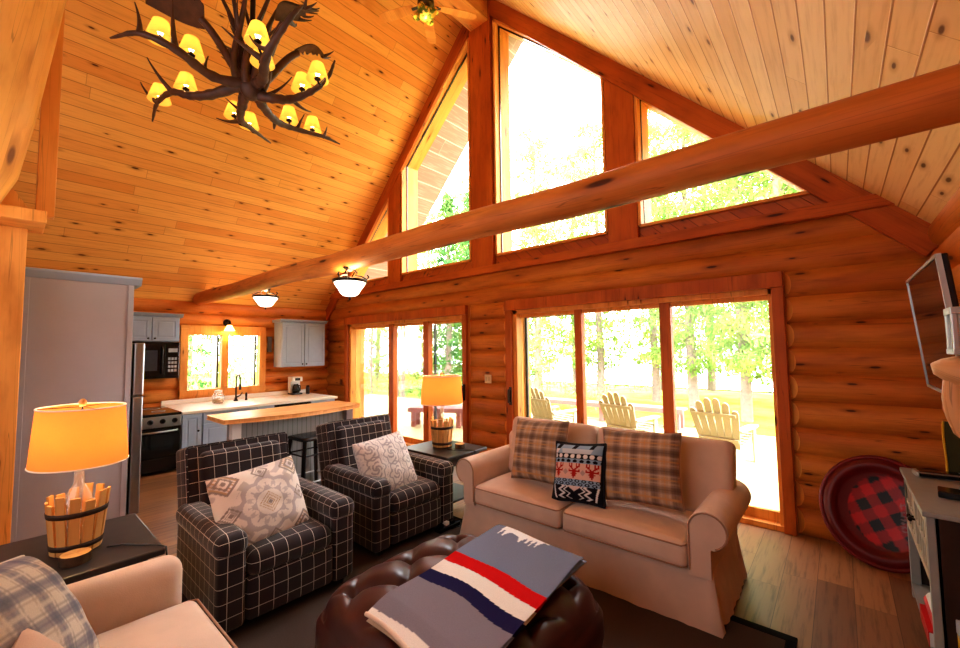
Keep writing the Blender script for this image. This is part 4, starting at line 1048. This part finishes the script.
# plaid snow saucer leaning on the log wall
e = empty('snow_sled', (.18, 4.235, .015), 0, 'round red buffalo-plaid snow sled leaning on the log wall beside the console', 'sled')
T = Matrix.Rotation(R(-17), 4, 'X') @ Matrix.Translation((0, 0, .39)) @ Matrix.Rotation(R(90), 4, 'X') @ Matrix.Diagonal((.93, 1.05, 1, 1))
RS = .37; nr, na = 40, 96; vs = []; cols = []
DR, BR, BK = lin(104, 16, 20), lin(196, 22, 24), lin(20, 12, 14)
for j in range(nr+1):
    r = RS*max(j/nr, .002)
    for k in range(na):
        a = 2*math.pi*k/na; x, y = r*math.cos(a), r*math.sin(a); q = math.hypot(x-.04, y)/RS*(1-.06*x/RS) if r < RS*.9 else r/RS
        q0 = r/RS; z = -.02*(1-min(1, q0/.72)**3) if q0 < .72 else .026*math.sin((q0-.72)/.28*math.pi)
        vs.append((x, y, z))
        if q > .66: c = DR
        else:
            s = .074; i1 = math.floor((x*.88+y*.47)/s+.5) % 2; i2 = math.floor((-x*.47+y*.88)/s+.5) % 2
            c = BK if i1 and i2 else (BR if not (i1 or i2) else mixc(BR, BK, .45))
            tx, ty = x-.13, y+.02
            if abs(tx) < .024 and abs(ty) < .09: 
                gx, gy = int((tx+.024)/.008), int((ty+.09)/.012)
                if (gx, gy % 4) in ((1, 0), (2, 0), (4, 0), (1, 1), (4, 2), (2, 2), (3, 2), (1, 2)): c = mixc(c, lin(160, 120, 120), .6)
        cols.append(c)
fs = [(j*na+k, j*na+(k+1) % na, (j+1)*na+(k+1) % na, (j+1)*na+k) for j in range(nr) for k in range(na)]
b = MB(); b.add(vs, fs, None, True, 0, cols, T); b.build('sled_disc', vcol('sled_print', .35, .1, 100, .45), e, col=True)
b = MB(); b.tube([T @ Vector((RS*math.cos(2*math.pi*k/48), RS*math.sin(2*math.pi*k/48), 0)) for k in range(49)], .016, 8, False); b.build('rim', plain('dark_red_rim', lin(120, 22, 24), .4), e)

# television on its arm
e = empty('television', (.368, 3.02, 1.70), 0, 'thin flat television with silver edge on the right wall', 'television'); e.rotation_euler = (0, R(-5.0), R(0))
b = MB(); b.box(-.012, .02, -.48, .50, -.31, .31); b.build('casing', M_BLACK, e, bevel=.006)
b = MB(); b.box(-.0135, -.012, -.465, .485, -.295, .295); b.build('screen', M_BLKGL, e)
b = MB(); bw = .014; b.box(-.018, .0, -.482, .502, .298, .312); b.box(-.018, 0, -.482, .502, -.312, -.298); b.box(-.018, 0, -.482, -.466, -.3, .3); b.box(-.018, 0, .488, .502, -.3, .3); b.build('bezel', M_SILVER, e)
b = MB(); b.box(.02, .05, -.15, .15, -.12, .12); b.tube([(.04, 0, 0), (.16, .1, 0)], .025, 8); b.box(.145, .17, -.02, .2, -.1, .1); b.build('wall_bracket', M_BLACK, e)
# log slab shelf with lantern
e = empty('wall_shelf', (.55, 2.2, 1.563), 0, 'pale half-log shelf with a pointed carved bracket on the right wall', 'shelf')
b = MB(); b.tube([(-.30, 0, -.0), (-.285, 0, -.01), (-.24, 0, -.025), (-.16, 0, -.03), (0, 0, -.03)], [.004, .03, .055, .065, .068], 18); b.build('shelf_board', M_PALEW, e)
b = MB(); b.tube([(-.25, 0, -.05), (-.254, 0, -.12), (-.25, 0, -.18), (-.242, 0, -.24), (-.24, 0, -.262)], [.024, .028, .026, .018, .003], 16); b.tube([(-.26, 0, -.13), (0, 0, -.17)], .02, 10); b.build('bracket', M_PALEW, e)
e = empty('lantern', (.352, 2.2, 1.596), 0, 'silver framed box lantern standing on the half-log shelf', 'lantern')
b = MB()
for x in (-.045, .045):
    for y in (-.05, .05): b.box(x-.008, x+.008, y-.008, y+.008, .0, .16)
b.box(-.055, .055, -.06, .06, 0, .02); b.box(-.055, .055, -.06, .06, .14, .165); b.build('lantern_frame', M_SILVER, e, bevel=.003)
b = MB(); b.box(-.038, .038, -.048, .048, .02, .14); b.build('lantern_glass', plain('frosted_glass', lin(226, 228, 222), .4), e)
b = MB(); pts = []
for k in range(9): t = k/8; pts.append((.012*math.sin(t*5), t*.33))
poly = [(-.038+dx*.6-.008*math.sin(z*12), z) for dx, z in pts]+[(.038+dx*.6-.012*math.sin(z*9+1), z) for dx, z in pts[::-1]]
b.prism(poly, -.008, .008); gb = b.build('edged_board', plain('olive_felt', lin(64, 66, 34), .8), None, loc=(.515, 3.90, .813), rot=(R(-3), 0, R(-8)))
for sgn in (0, 1):
    q = MB(); pp = poly[:9] if sgn == 0 else poly[9:]
    q.tube([(x, -.008, z) for x, z in pp], .006, 6); q.build('edge_band', plain('yellow_edge', lin(214, 176, 40), .6), gb)
tag(gb, 'narrow wavy olive green board with yellow edges standing on the console', 'ornament')

# light switch between the doors
e = empty('light_switch', (-3.79, YG-.05, 1.21), 0, 'pale double light switch on the log wall between the sliding doors', 'light switch')
b = MB(); b.box(-.06, .06, -.012, 0, -.06, .06); b.build('cover_plate', plain('almond_plate', lin(226, 196, 150), .4), e, bevel=.004)
for x in (-.025, .025): b = MB(); b.box(x-.012, x+.012, -.018, -.012, -.03, .03); b.build('rocker', plain('almond_rocker', lin(206, 176, 132), .4), e, bevel=.002)
b = MB(); b.box(-7.70, -7.63, YG-.075, YG-.06, .95, 1.06); tag(b.build('wall_outlet', plain('brown_plate', lin(120, 60, 24), .5), bevel=.003), 'small brown outlet plate between counter and left sliding door', 'outlet')

# ------------------------------------------------------------------ bowl lights
M_BOWL = emit('opal_glass_bowl', (1, .93, .8, 1), 2.6)
def bowl(loc, r, drop, lab):
    e = empty('ceiling_bowl_light', loc, rnd.random(), lab, 'ceiling light', 'opal bowl ceiling lights')
    b = MB(); b.lathe([(.0001, 0), (.06, 0), (.07, -.012), (.05, -.03), (.02, -.045), (.0001, -.05)], 18); b.build('canopy', M_KNOB, e)
    z = -drop
    for k in range(3):
        a = 2*math.pi*k/3; ca, sa = math.cos(a), math.sin(a)
        q = MB(); q.tube([(.04*ca, .04*sa, -.03), (.07*ca, .07*sa, -.06), (.05*ca, .05*sa, -drop*.6), (r*.7*ca, r*.7*sa, z+.05), (r*1.05*ca, r*1.05*sa, z+.02), (r*1.15*ca, r*1.15*sa, z+.05), (r*1.05*ca, r*1.05*sa, z+.065)], .008, 8); q.build('arm', M_KNOB, e)
    b = MB(); b.lathe([(r*.96, z-.012), (r*1.04, z-.012), (r*1.06, z+.012), (r*.98, z+.018), (r*.96, z-.012)], 28); b.build('rim', M_KNOB, e)
    b = MB(); b.lathe([(r*.97, z), (r*.93, z-.03), (r*.72, z-.075), (r*.55, z-.12), (r*.4, z-.14), (.0001, z-.15)], 28); b.build('glass_bowl', M_BOWL, e)
    b = MB(); b.lathe([(.0001, z-.185), (.01, z-.18), (.014, z-.16), (.008, z-.15), (.0001, z-.148)], 10); b.build('finial', M_KNOB, e)
    point('bowl_light', (0, 0, z+.06), 9, (1, .7, .36), .08, e)
bowl((-3.575, 2.2, 2.455), .155, .145, 'lit opal bowl light hanging under the middle of the tie log')
bowl((-6.35, 2.52, 2.57), .17, .13, 'lit opal bowl light over the kitchen, smaller and farther left')
e = None

# ------------------------------------------------------------------ ceiling fan
e = empty('ceiling_fan', (-3.85, 3.45, 6.12), 0, 'wooden five-blade ceiling fan with small coloured glass light at the ridge', 'ceiling fan')
b = MB(); b.tube([(0, 0, .1), (0, 0, .36)], .016, 10); b.build('downrod', M_KNOB, e)
b = MB(); b.lathe([(.0001, .12), (.06, .12), (.1, .08), (.11, .03), (.1, -.03), (.06, -.06), (.0001, -.06)], 20); b.build('motor', plain('aged_brass', lin(96, 76, 40), .4, .5, .7), e)
for k in range(5):
    a = 2*math.pi*k/5+1.02; T = Matrix.Rotation(a, 4, 'Z') @ Matrix.Rotation(R(10), 4, 'X'); q = MB()
    poly = [(.17, -.05), (.3, -.065), (.55, -.075), (.66, -.06), (.69, 0), (.66, .06), (.55, .075), (.3, .065), (.17, .05)]
    vs = [(x, y, -.004) for x, y in poly]+[(x, y, .004) for x, y in poly]; m = len(poly)
    q.add(vs, [list(range(m))[::-1], list(range(m, 2*m))]+[(i, (i+1) % m, (i+1) % m+m, i+m) for i in range(m)], None, T=T); bl_ = q.build('blade', M_TRIML, e)
    q = MB(); q.beam(T @ Vector((.08, 0, 0)), T @ Vector((.2, 0, -.006)), .04, .008); q.build('blade_bracket', M_KNOB, bl_)
b = MB(); b.lathe([(.05, -.06), (.1, -.09), (.12, -.12), (.08, -.17), (.0001, -.19)], 16); b.build('light_bowl', (lambda M: M.m)((lambda M: (M.fin(M.mix(M.ss(M.noise(M.obj(), 18, 2), .45, .55), lin(90, 110, 40), lin(250, 200, 90)), .3), M)[1])(MT('stained_glass'))), e)
for k in range(4):
    a = math.pi/2*k+.4; q = MB(); q.lathe([(.02, 0), (.04, -.03), (.05, -.07)], 12, Matrix.Translation((.13*math.cos(a), .13*math.sin(a), -.07))); q.build('light_cup', bpy.data.materials['stained_glass'], e)
point('fan_light', (0, 0, -.26), 4, (1, .75, .4), .05, e)

# ------------------------------------------------------------------ antler chandelier
CH = Vector((-3.68, 1.25, 3.86))
e = empty('antler_chandelier', CH, 0, 'large antler chandelier with small lit yellow shades', 'chandelier')
def bez(P, n=14):
    P = [Vector(p) for p in P]; out = []
    for k in range(n+1):
        t = k/n; Q = P[:]
        while len(Q) > 1: Q = [Q[i]*(1-t)+Q[i+1]*t for i in range(len(Q)-1)]
        out.append(Q[0])
    return out
def taper(n, r0, r1, p=1.0): return [r0+(r1-r0)*(k/n)**p for k in range(n+1)]
M_CSH = shade_mat('chandelier_shade', lin(252, 206, 96), .35); M_CSI = emit('chandelier_glow', (1, .82, .45, 1), 9)
ARMS = [
    ([(0.27, -0.02, -0.12), (0.2, -0.28, -0.14), (0.3, -0.54, -0.12), (0.2, -0.72, -0.06), (-0.1, -0.83, 0.0)], [((0.2, -0.72, -0.06), (0.13, -0.74, 0.19)), ((0.3, -0.54, -0.12), (0.28, -0.56, 0.24)), ((0.23, -0.34, -0.14), (0.22, -0.32, -0.01))]),
    ([(0.24, -0.08, -0.12), (-0.03, -0.23, -0.16), (-0.21, -0.33, -0.14), (-0.37, -0.41, -0.08), (-0.72, -0.44, -0.04), (-1.11, -0.4, -0.04)], [((-0.37, -0.41, -0.08), (-0.43, -0.57, 0.16)), ((-0.72, -0.44, -0.04), (-0.78, -0.55, 0.12))]),
    ([(0.18, -0.05, -0.14), (0.04, -0.02, -0.18), (-0.25, 0.07, -0.16), (-0.47, 0.26, -0.1), (-0.68, 0.5, -0.06)], [((-0.25, 0.07, -0.16), (-0.67, 0.0, -0.01)), ((-0.03, 0.02, -0.18), (-0.17, -0.08, -0.06))]),
    ([(0.26, -0.01, -0.14), (0.17, 0.08, -0.18), (0.01, 0.26, -0.18), (-0.08, 0.45, -0.14), (-0.12, 0.78, -0.08), (-0.17, 0.99, -0.06)], [((-0.12, 0.78, -0.08), (-0.16, 0.84, 0.06)), ((-0.08, 0.5, -0.13), (-0.01, 0.53, 0.0)), ((0.01, 0.26, -0.18), (-0.11, 0.3, -0.2))]),
    ([(0.21, -0.02, -0.16), (0.35, 0.09, -0.2), (0.39, 0.23, -0.16), (0.52, 0.35, -0.08), (0.62, 0.42, 0.02), (0.69, 0.44, 0.14)], [((0.39, 0.25, -0.16), (0.3, 0.44, -0.14)), ((0.32, 0.02, -0.12), (0.43, 0.21, 0.0))]),
    ([(0.31, -0.02, -0.12), (0.45, -0.02, -0.14), (0.71, -0.1, -0.14), (0.87, -0.09, -0.06), (1.0, -0.04, 0.06), (1.02, 0.01, 0.14)], [((0.76, -0.12, -0.12), (0.65, -0.19, 0.0)), ((0.65, -0.19, 0.0), (0.47, -0.31, 0.09)), ((0.97, -0.05, 0.02), (0.89, 0.03, 0.09))]),
]
SH = [(0.22, -0.61, 0.02), (0.19, -0.42, 0.02), (-0.31, -0.33, 0.02), (-0.65, -0.44, 0.02), (0.69, -0.15, 0.02), (0.49, -0.04, 0.02), (-0.45, 0.08, 0.02), (-0.53, 0.24, 0.02), (-0.15, 0.45, 0.02), (-0.15, 0.68, 0.02), (0.4, 0.31, 0.02), (0.62, 0.33, 0.02)]
def spline(P, n=6):
    P = [Vector(p) for p in P]; Q = [P[0]*2-P[1]]+P+[P[-1]*2-P[-2]]; out = []
    for i in range(1, len(Q)-2):
        a, b_, c, d = Q[i-1:i+3]
        for k in range(n):
            t = k/n; out.append(.5*((2*b_)+(c-a)*t+(2*a-5*b_+4*c-d)*t*t+(3*b_-a-3*c+d)*t**3))
    return out+[P[-1]]
HUB = Vector((.25, -.03, -.13))
for main, tines in ARMS:
    pts = spline(main); m = len(pts)-1; q = MB(); q.tube(pts, [(.036*(1-k/m)**.8+.007)*(1+.12*math.sin(k*2.3)) for k in range(m+1)], 10)
    for p0, p1 in tines:
        p0 = min(pts, key=lambda p: (p-Vector(p0)).length); p1 = Vector(p1); md = (p0+p1)/2+Vector((rnd.uniform(-.03, .03), rnd.uniform(-.03, .03), -.03)); L = (p1-p0).length
        q.tube(bez([p0, md, p1], 10), taper(10, .022 if L < .3 else .028, .004, .8), 8)
    q.build('antler', M_ANTLER, e)
allp = [(main, spline(main)) for main, _ in ARMS]
for k, (sx, sy, sz) in enumerate(SH):
    n_ = min((p for _, pts in allp for p in pts[4:]), key=lambda p: (p.x-sx)**2+(p.y-sy)**2); zz = sz-.07
    c = MB(); c.tube(bez([n_, (n_.x*.5+sx*.5, n_.y*.5+sy*.5, min(n_.z, zz)-.02), (sx, sy, zz-.03), (sx, sy, zz+.03)], 6), .009, 7); c.lathe([(.0001, 0), (.024, .004), (.026, .012), (.0001, .014)], 12, Matrix.Translation((sx, sy, zz-.002))); cup = c.build('candle_cup', M_KNOB, e)
    c = MB(); c.lathe([(.0001, .03), (.013, .035), (.02, .055), (.012, .085), (.0001, .095)], 10, Matrix.Translation((sx, sy, zz))); c.build('bulb', M_CSI, cup)
    c = MB(); c.lathe([(.086, .0), (.072, .05), (.048, .132)], 22, Matrix.Translation((sx, sy, zz))); c.build('shade', M_CSH, e)
    point('chandelier_light', (sx, sy, zz+.065), 2.6, (1, .66, .3), .02, e)
# palmate antlers on the upper tier
for k, a in enumerate((R(-108), R(18), R(75), R(165))):
    ca, sa = math.cos(a), math.sin(a)
    P = lambda r, s, z: Vector((.25+r*ca-s*sa, -.03+r*sa+s*ca, z-.12))
    q = MB(); q.tube(bez([P(.03, 0, 0), P(.15, .02, .12), P(.22, 0, .32), P(.34, .0, .42)], 10), taper(10, .034, .026), 10)
    m = 12; up_ = []; lo = []
    for i in range(m+1):
        kk = 1 if k in (0, 3) else .62; t = i/m; r = .32+.36*t*kk; wd = (.03+.13*kk*math.sin(math.pi*min(1, t*.8+.12))); z = .42+.06*math.sin(t*2.4)
        up_.append(P(r, wd+.02*math.sin(i*2.2), z+.05)); lo.append(P(r, -wd, z-.02))
    for thk in (0, .012):
        vs = [p+Vector((0, 0, thk)) for p in up_+lo]
        q.add(vs, [(i, i+1, m+2+i, m+1+i) if thk else (m+1+i, m+2+i, i+1, i) for i in range(m)], None, True)
    for i in (2, 4, 6, 8, 10, 12):
        p0 = up_[i]; D_ = lambda r, s, z: P(r, s, z)-P(0, 0, 0); q.tube(bez([p0-D_(0, .02, 0), p0+D_(.01, .03, .01), p0+D_(.03, .06+.02*(i % 3), .05)], 6), taper(6, .013, .003), 7)
    p0 = (up_[m]+lo[m])/2
    for s in (-.05, .04): q.tube(bez([p0, p0+D_(.04, s*.6, .01), p0+D_(.08, s, .05)], 6), taper(6, .016, .003), 7)
    q.build('palmate_antler', M_ANTLER, e)
# vertical antlers at the core and the hanging chain
for k in range(7):
    a = k*.9; r = .06+.02*(k % 2); q = MB(); pts = [HUB+p for p in bez([(r*math.cos(a), r*math.sin(a), .0), (r*2.4*math.cos(a), r*2.4*math.sin(a), .2), (r*.9*math.cos(a+.9), r*.9*math.sin(a+.9), .42), (r*3.4*math.cos(a+1.3), r*3.4*math.sin(a+1.3), .8)], 12)]
    q.tube(pts, taper(12, .034, .012), 9); p0 = pts[7]; q.tube(bez([p0, p0+Vector((.06*math.cos(a+1), .06*math.sin(a+1), .06)), p0+Vector((.1*math.cos(a+1.3), .1*math.sin(a+1.3), .16))], 6), taper(6, .016, .003), 7)
    q.build('core_antler', M_ANTLER, e)
b = MB(); b.lathe([(.0001, -.09), (.05, -.08), (.085, -.03), (.08, .04), (.03, .09), (.0001, .1)], 16, Matrix.Translation(HUB)); b.build('hub', M_ANTLER, e)
b = MB(); zz = .05
b.tube([(.25, -.03, -.1), (.25, -.03, .62)], .02, 10)
k = 0; zz = .6
while zz < 2.78:
    T = Matrix.Translation((.25, -.03, zz)) @ Matrix.Rotation(math.pi/2*(k % 2), 4, 'Z'); pts = [T @ Vector((.018*math.cos(t), 0, .032*math.sin(t))) for t in [2*math.pi*i/10 for i in range(11)]]
    b.tube(pts, .005, 6, False); zz += .052; k += 1
b.build('chain', M_KNOB, e)

# ------------------------------------------------------------------ outdoors
b = MB(); b.box(-14, 6, YG+.31, 9.7, -.2, -.1); struct(b.build('deck_floor', M_DECK), 'sunlit pale deck outside')
b = MB(); b.add([(-60, -20, -.62), (50, -20, -.62), (50, 30, -1.1), (-60, 30, -1.1)], [(0, 1, 2, 3)]); struct(b.build('ground', M_GRASS), 'bright lawn')
b = MB(); b.add([(-200, 29, -1.0), (150, 29, -1.0), (150, 170, -1.0), (-200, 170, -1.0)], [(0, 1, 2, 3)]); struct(b.build('lake', M_LAKE), 'pale lake beyond the trees')

def adirondack():
    e = empty('adirondack_chair', (0, 0, 0))
    rk = R(22)
    T = Matrix.Translation((0, -.16, .30)) @ Matrix.Rotation(rk, 4, 'X')     # back leans to -Y (towards the house), front faces +Y
    for i in range(6):
        u = i-2.5; top_ = .76-.026*u*u; x = u*.104; w = .0455
        T2 = T @ Matrix.Rotation(R(u*2.0), 4, 'Y')
        q = MB(); q.prism([(x*.85-w, -.02), (x*.85+w, -.02), (x*.9+w, top_-.04), (x*.9+w*.5, top_-.005), (x*.9, top_), (x*.9-w*.5, top_-.005), (x*.9-w, top_-.04)], -.01, .01, T2); q.build('back_slat', M_ADIR, e)
    for z, hw in ((.10, .27), (.50, .29)):
        q = MB(); q.box(-hw, hw, -.035, -.011, z-.025, z+.025, T); q.build('back_rail', M_ADIR, e)
    for i in range(6):
        t = i/5; q = MB(); y = -.16+.58*t; z = .29+.09*t; q.box(-.27, .27, y, y+.09, z, z+.02); q.build('seat_slat', M_ADIR, e)
    for s in (-1, 1):
        q = MB(); q.prism([(s*.28-.05, -.26), (s*.28+.05, -.26), (s*.28+.07, .3), (s*.28+.05, .47), (s*.28-.05, .47), (s*.28-.07, .3)], .52, .545, Matrix(((1, 0, 0, 0), (0, 0, 1, 0), (0, 1, 0, 0), (0, 0, 0, 1)))); q.build('arm', M_ADIR, e)
        q = MB(); q.box(s*.29-.012, s*.29+.012, .33, .43, 0, .525); q.build('leg', M_ADIR, e)
        q = MB(); q.beam((s*.262, .42, .36), (s*.262, -.52, .03), .022, .10); q.build('leg', M_ADIR, e)
    q = MB(); q.beam((-.29, -.2, .48), (.29, -.2, .48), .03, .06); q.build('arm_support', M_ADIR, e)
    return e
AP = adirondack()
for i, (x, y, rz, lab) in enumerate(((-4.30, 7.05, -14, 'cream adirondack chair on the deck seen through the first pane behind the sofa'), (-2.80, 7.1, -10, 'cream adirondack chair on the deck seen through the middle pane'), (-1.36, 7.1, -8, 'cream adirondack chair on the deck seen through the right-hand pane'))):
    o = AP if i == 0 else copy_tree(AP); o.location = (x, y, -.1); o.rotation_euler = (0, 0, R(rz)); tag(o, lab, 'chair', 'adirondack chairs on the deck')
def bench(loc, L, rz, lab):
    e = empty('deck_bench', loc, R(rz), lab, 'bench', 'deck benches')
    b = MB()
    for k in range(3): b.box(0, L, -.2+.14*k, -.07+.14*k, .39, .43)
    b.box(0, L, -.215, -.2, .33, .43); b.build('seat', M_BENCH, e)
    for x in (.12, L/2, L-.12):
        q = MB(); q.box(x-.045, x+.045, -.18, -.09, 0, .39); q.box(x-.045, x+.045, .1, .19, 0, .39); q.build('leg', M_BENCH, e)
bench((-7.55, 6.25, -.1), 1.3, 28, 'pinkish wooden bench on the deck behind the left sliding door')
bench((-6.1, 9.45, -.1), 3.6, 0, 'long pinkish bench at the deck edge behind the adirondack chairs')

def leaves(b, c, n, s, spread, flat=.6):
    vs = []; fs = []
    for _ in range(n):
        p = Vector(c)+Vector((rnd.gauss(0, spread), rnd.gauss(0, spread), rnd.gauss(0, spread*flat)))
        a = Vector((rnd.gauss(0, 1), rnd.gauss(0, 1), rnd.gauss(0, .6))).normalized(); d = a.orthogonal().normalized(); d = Matrix.Rotation(rnd.random()*6.3, 3, a) @ d
        l = s*(.6+.8*rnd.random()); k = len(vs)
        vs += [p-d*l*.5-a*l*.12, p+d*l*.5, p-d*l*.4+a*l*.2]; fs.append((k, k+1, k+2))
    b.add(vs, fs, [[(0, 0), (1, 0), (0, 1)]]*len(fs))
def tree(kind):
    names = {'pine': 'pine_tree', 'fir': 'fir_tree', 'birch': 'birch_tree'}; e = empty(names[kind], (0, 0, 0)); H = {'pine': 13.0, 'fir': 9.0, 'birch': 8.5}[kind]
    t = MB(); r0 = {'pine': .19, 'fir': .16, 'birch': .075}[kind]
    t.tube([(.04*math.sin(k*1.7), .04*math.cos(k*2.1), H*k/8) for k in range(9)], taper(8, r0, .03), 10); c = MB()
    if kind == 'pine':
        for k in range(46):
            z = 1.5+(H-1.5)*(k/45)**1.0; a = k*2.4; L = (1.9-1.5*abs(z/H-.42)**1.2)*(.6+.5*rnd.random())
            p = Vector((L*math.cos(a), L*math.sin(a), z+.3*rnd.random())); t.tube([(0, 0, z-.1), p*.5+Vector((0, 0, z*.5-.05)), p], [.03, .018, .006], 5)
            for f in (.45, .7, .95): leaves(c, (p.x*f, p.y*f, z+.1), 60, .24, .3, .6)
    elif kind == 'fir':
        for k in range(90):
            z = .5+(H-.6)*k/89; L = 1.75*(1-z/H)+.12; a = k*2.4
            for f in (.35, .65, .95): leaves(c, (L*f*math.cos(a), L*f*math.sin(a), z-.2*f), 26, .2, .14, .4)
    else:
        for k in range(34):
            z = 2.6+(H-2.4)*k/33; a = k*2.4; L = (.4+.8*rnd.random())
            p = Vector((L*math.cos(a), L*math.sin(a), z+.4)); t.tube([(0, 0, z-.2), p], [.015, .004], 5)
            leaves(c, p, 26, .13, .3, .7)
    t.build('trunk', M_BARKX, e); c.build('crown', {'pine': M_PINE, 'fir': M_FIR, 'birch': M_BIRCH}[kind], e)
    return e
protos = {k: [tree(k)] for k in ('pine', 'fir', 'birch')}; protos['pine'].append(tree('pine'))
used = set()
TL = {'pine': 'tall hazy pale green pine growing beyond the deck', 'fir': 'dense dark green fir beside the deck, in the left sliding door', 'birch': 'slender thin-trunked birch beyond the deck'}
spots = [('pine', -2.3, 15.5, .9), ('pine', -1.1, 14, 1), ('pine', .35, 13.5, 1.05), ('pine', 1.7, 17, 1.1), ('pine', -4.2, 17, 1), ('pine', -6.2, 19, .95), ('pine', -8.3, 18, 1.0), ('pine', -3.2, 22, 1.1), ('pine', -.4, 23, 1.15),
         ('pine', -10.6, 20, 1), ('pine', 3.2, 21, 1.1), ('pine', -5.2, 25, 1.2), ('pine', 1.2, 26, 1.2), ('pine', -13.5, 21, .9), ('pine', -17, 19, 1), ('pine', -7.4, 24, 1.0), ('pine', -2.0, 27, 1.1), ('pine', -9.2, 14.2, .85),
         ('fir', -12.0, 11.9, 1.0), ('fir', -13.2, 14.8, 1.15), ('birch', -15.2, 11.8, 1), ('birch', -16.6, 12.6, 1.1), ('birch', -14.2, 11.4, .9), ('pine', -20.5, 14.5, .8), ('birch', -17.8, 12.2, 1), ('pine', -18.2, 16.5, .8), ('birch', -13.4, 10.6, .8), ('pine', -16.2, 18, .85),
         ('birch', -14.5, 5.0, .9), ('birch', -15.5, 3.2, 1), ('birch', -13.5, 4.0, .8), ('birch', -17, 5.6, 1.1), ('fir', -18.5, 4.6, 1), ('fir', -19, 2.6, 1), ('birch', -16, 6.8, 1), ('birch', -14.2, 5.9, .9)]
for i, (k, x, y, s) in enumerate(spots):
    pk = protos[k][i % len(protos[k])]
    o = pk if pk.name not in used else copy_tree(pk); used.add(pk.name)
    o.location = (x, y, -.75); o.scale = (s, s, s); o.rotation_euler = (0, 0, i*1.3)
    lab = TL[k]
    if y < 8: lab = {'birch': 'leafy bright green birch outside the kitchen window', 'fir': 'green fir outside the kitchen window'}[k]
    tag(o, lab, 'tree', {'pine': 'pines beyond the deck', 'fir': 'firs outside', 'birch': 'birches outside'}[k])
# low brush
b = MB()
for k in range(160): leaves(b, (rnd.uniform(-26, -6), rnd.uniform(12, 24), -.5+rnd.random()*.7), 16, .22, .35, .5)
for k in range(110): leaves(b, (rnd.uniform(-19, -13), rnd.uniform(1, 8), -.3+rnd.random()*2.6), 30, .2, .45, .7)
for k in range(110): leaves(b, (rnd.uniform(-24, -13.5), rnd.uniform(11.5, 17), -.5+rnd.random()*1.3), 26, .2, .4, .6)
tag(b.build('undergrowth', M_BIRCH), 'bright green brush among the trees', 'brush', None, 'stuff')

# ------------------------------------------------------------------ light
w = bpy.data.worlds.new('World'); bpy.context.scene.world = w; w.use_nodes = True; nt = w.node_tree; bg = nt.nodes['Background']
tc = nt.nodes.new('ShaderNodeTexCoord'); sx = nt.nodes.new('ShaderNodeSeparateXYZ'); rp = nt.nodes.new('ShaderNodeValToRGB')
nt.links.new(tc.outputs['Generated'], sx.inputs[0]); nt.links.new(sx.outputs[2], rp.inputs[0]); nt.links.new(rp.outputs[0], bg.inputs[0])
rp.color_ramp.elements[0].position = 0; rp.color_ramp.elements[0].color = (1, .98, .95, 1); rp.color_ramp.elements[1].position = .6; rp.color_ramp.elements[1].color = (.90, .96, 1, 1)
bg.inputs[1].default_value = 17.0
sl = bpy.data.lights.new('sun', 'SUN'); sl.energy = 16.0; sl.angle = R(3); sl.color = (1, .95, .85); so_ = bpy.data.objects.new('sun', sl); C.objects.link(so_)
so_.rotation_euler = Vector((-1, .28, -1.1)).to_track_quat('-Z', 'Y').to_euler()
sl = bpy.data.lights.new('sky_fill', 'SUN'); sl.energy = 7.5; sl.angle = R(50); sl.color = (.88, .94, 1); so_ = bpy.data.objects.new('sky_fill', sl); C.objects.link(so_)
so_.rotation_euler = Vector((-.15, -1, -.72)).to_track_quat('-Z', 'Y').to_euler()
def area(name, loc, to, sx, sy, en, col):
    l = bpy.data.lights.new(name, 'AREA'); l.shape = 'RECTANGLE'; l.size = sx; l.size_y = sy; l.energy = en; l.color = col
    o = bpy.data.objects.new(name, l); C.objects.link(o); o.location = loc; o.rotation_euler = (Vector(to)-Vector(loc)).to_track_quat('-Z', 'Y').to_euler(); return o
area('fill_back', (-2.6, -2.3, 2.6), (-3.6, 4, 1.6), 5, 2.6, 85, (.93, .96, 1))
area('fill_up', (-3.0, .2, 2.2), (-3.2, 1.6, 7), 3, 2, 14, (1, .95, .9))

# ------------------------------------------------------------------ camera
f, yaw, pit, rol = 413.37, R(40.842), R(3.477), R(-.699)
fw = Vector((-math.sin(yaw)*math.cos(pit), math.cos(yaw)*math.cos(pit), math.sin(pit))); rt = Vector((math.cos(yaw), math.sin(yaw), 0)); up = rt.cross(fw)
r2 = rt*math.cos(rol)+up*math.sin(rol); u2 = -rt*math.sin(rol)+up*math.cos(rol)
cd = bpy.data.cameras.new('Camera'); co = bpy.data.objects.new('Camera', cd); C.objects.link(co)
m = Matrix((r2, u2, -fw)).transposed().to_4x4(); m.translation = (0, 0, 1.635); co.matrix_world = m
cd.sensor_width = 36; cd.sensor_fit = 'HORIZONTAL'; cd.lens = f*36/960; cd.clip_start = .05; cd.clip_end = 500
sc = bpy.context.scene; sc.camera = co
sc.view_settings.view_transform = 'Standard'; sc.view_settings.look = 'Medium High Contrast'; sc.view_settings.exposure = 0.0
sc.cycles.use_denoising = True
sc.cycles.max_bounces = 10; sc.cycles.transparent_max_bounces = 16; sc.cycles.sample_clamp_indirect = 12; sc.cycles.caustics_reflective = False; sc.cycles.caustics_refractive = False
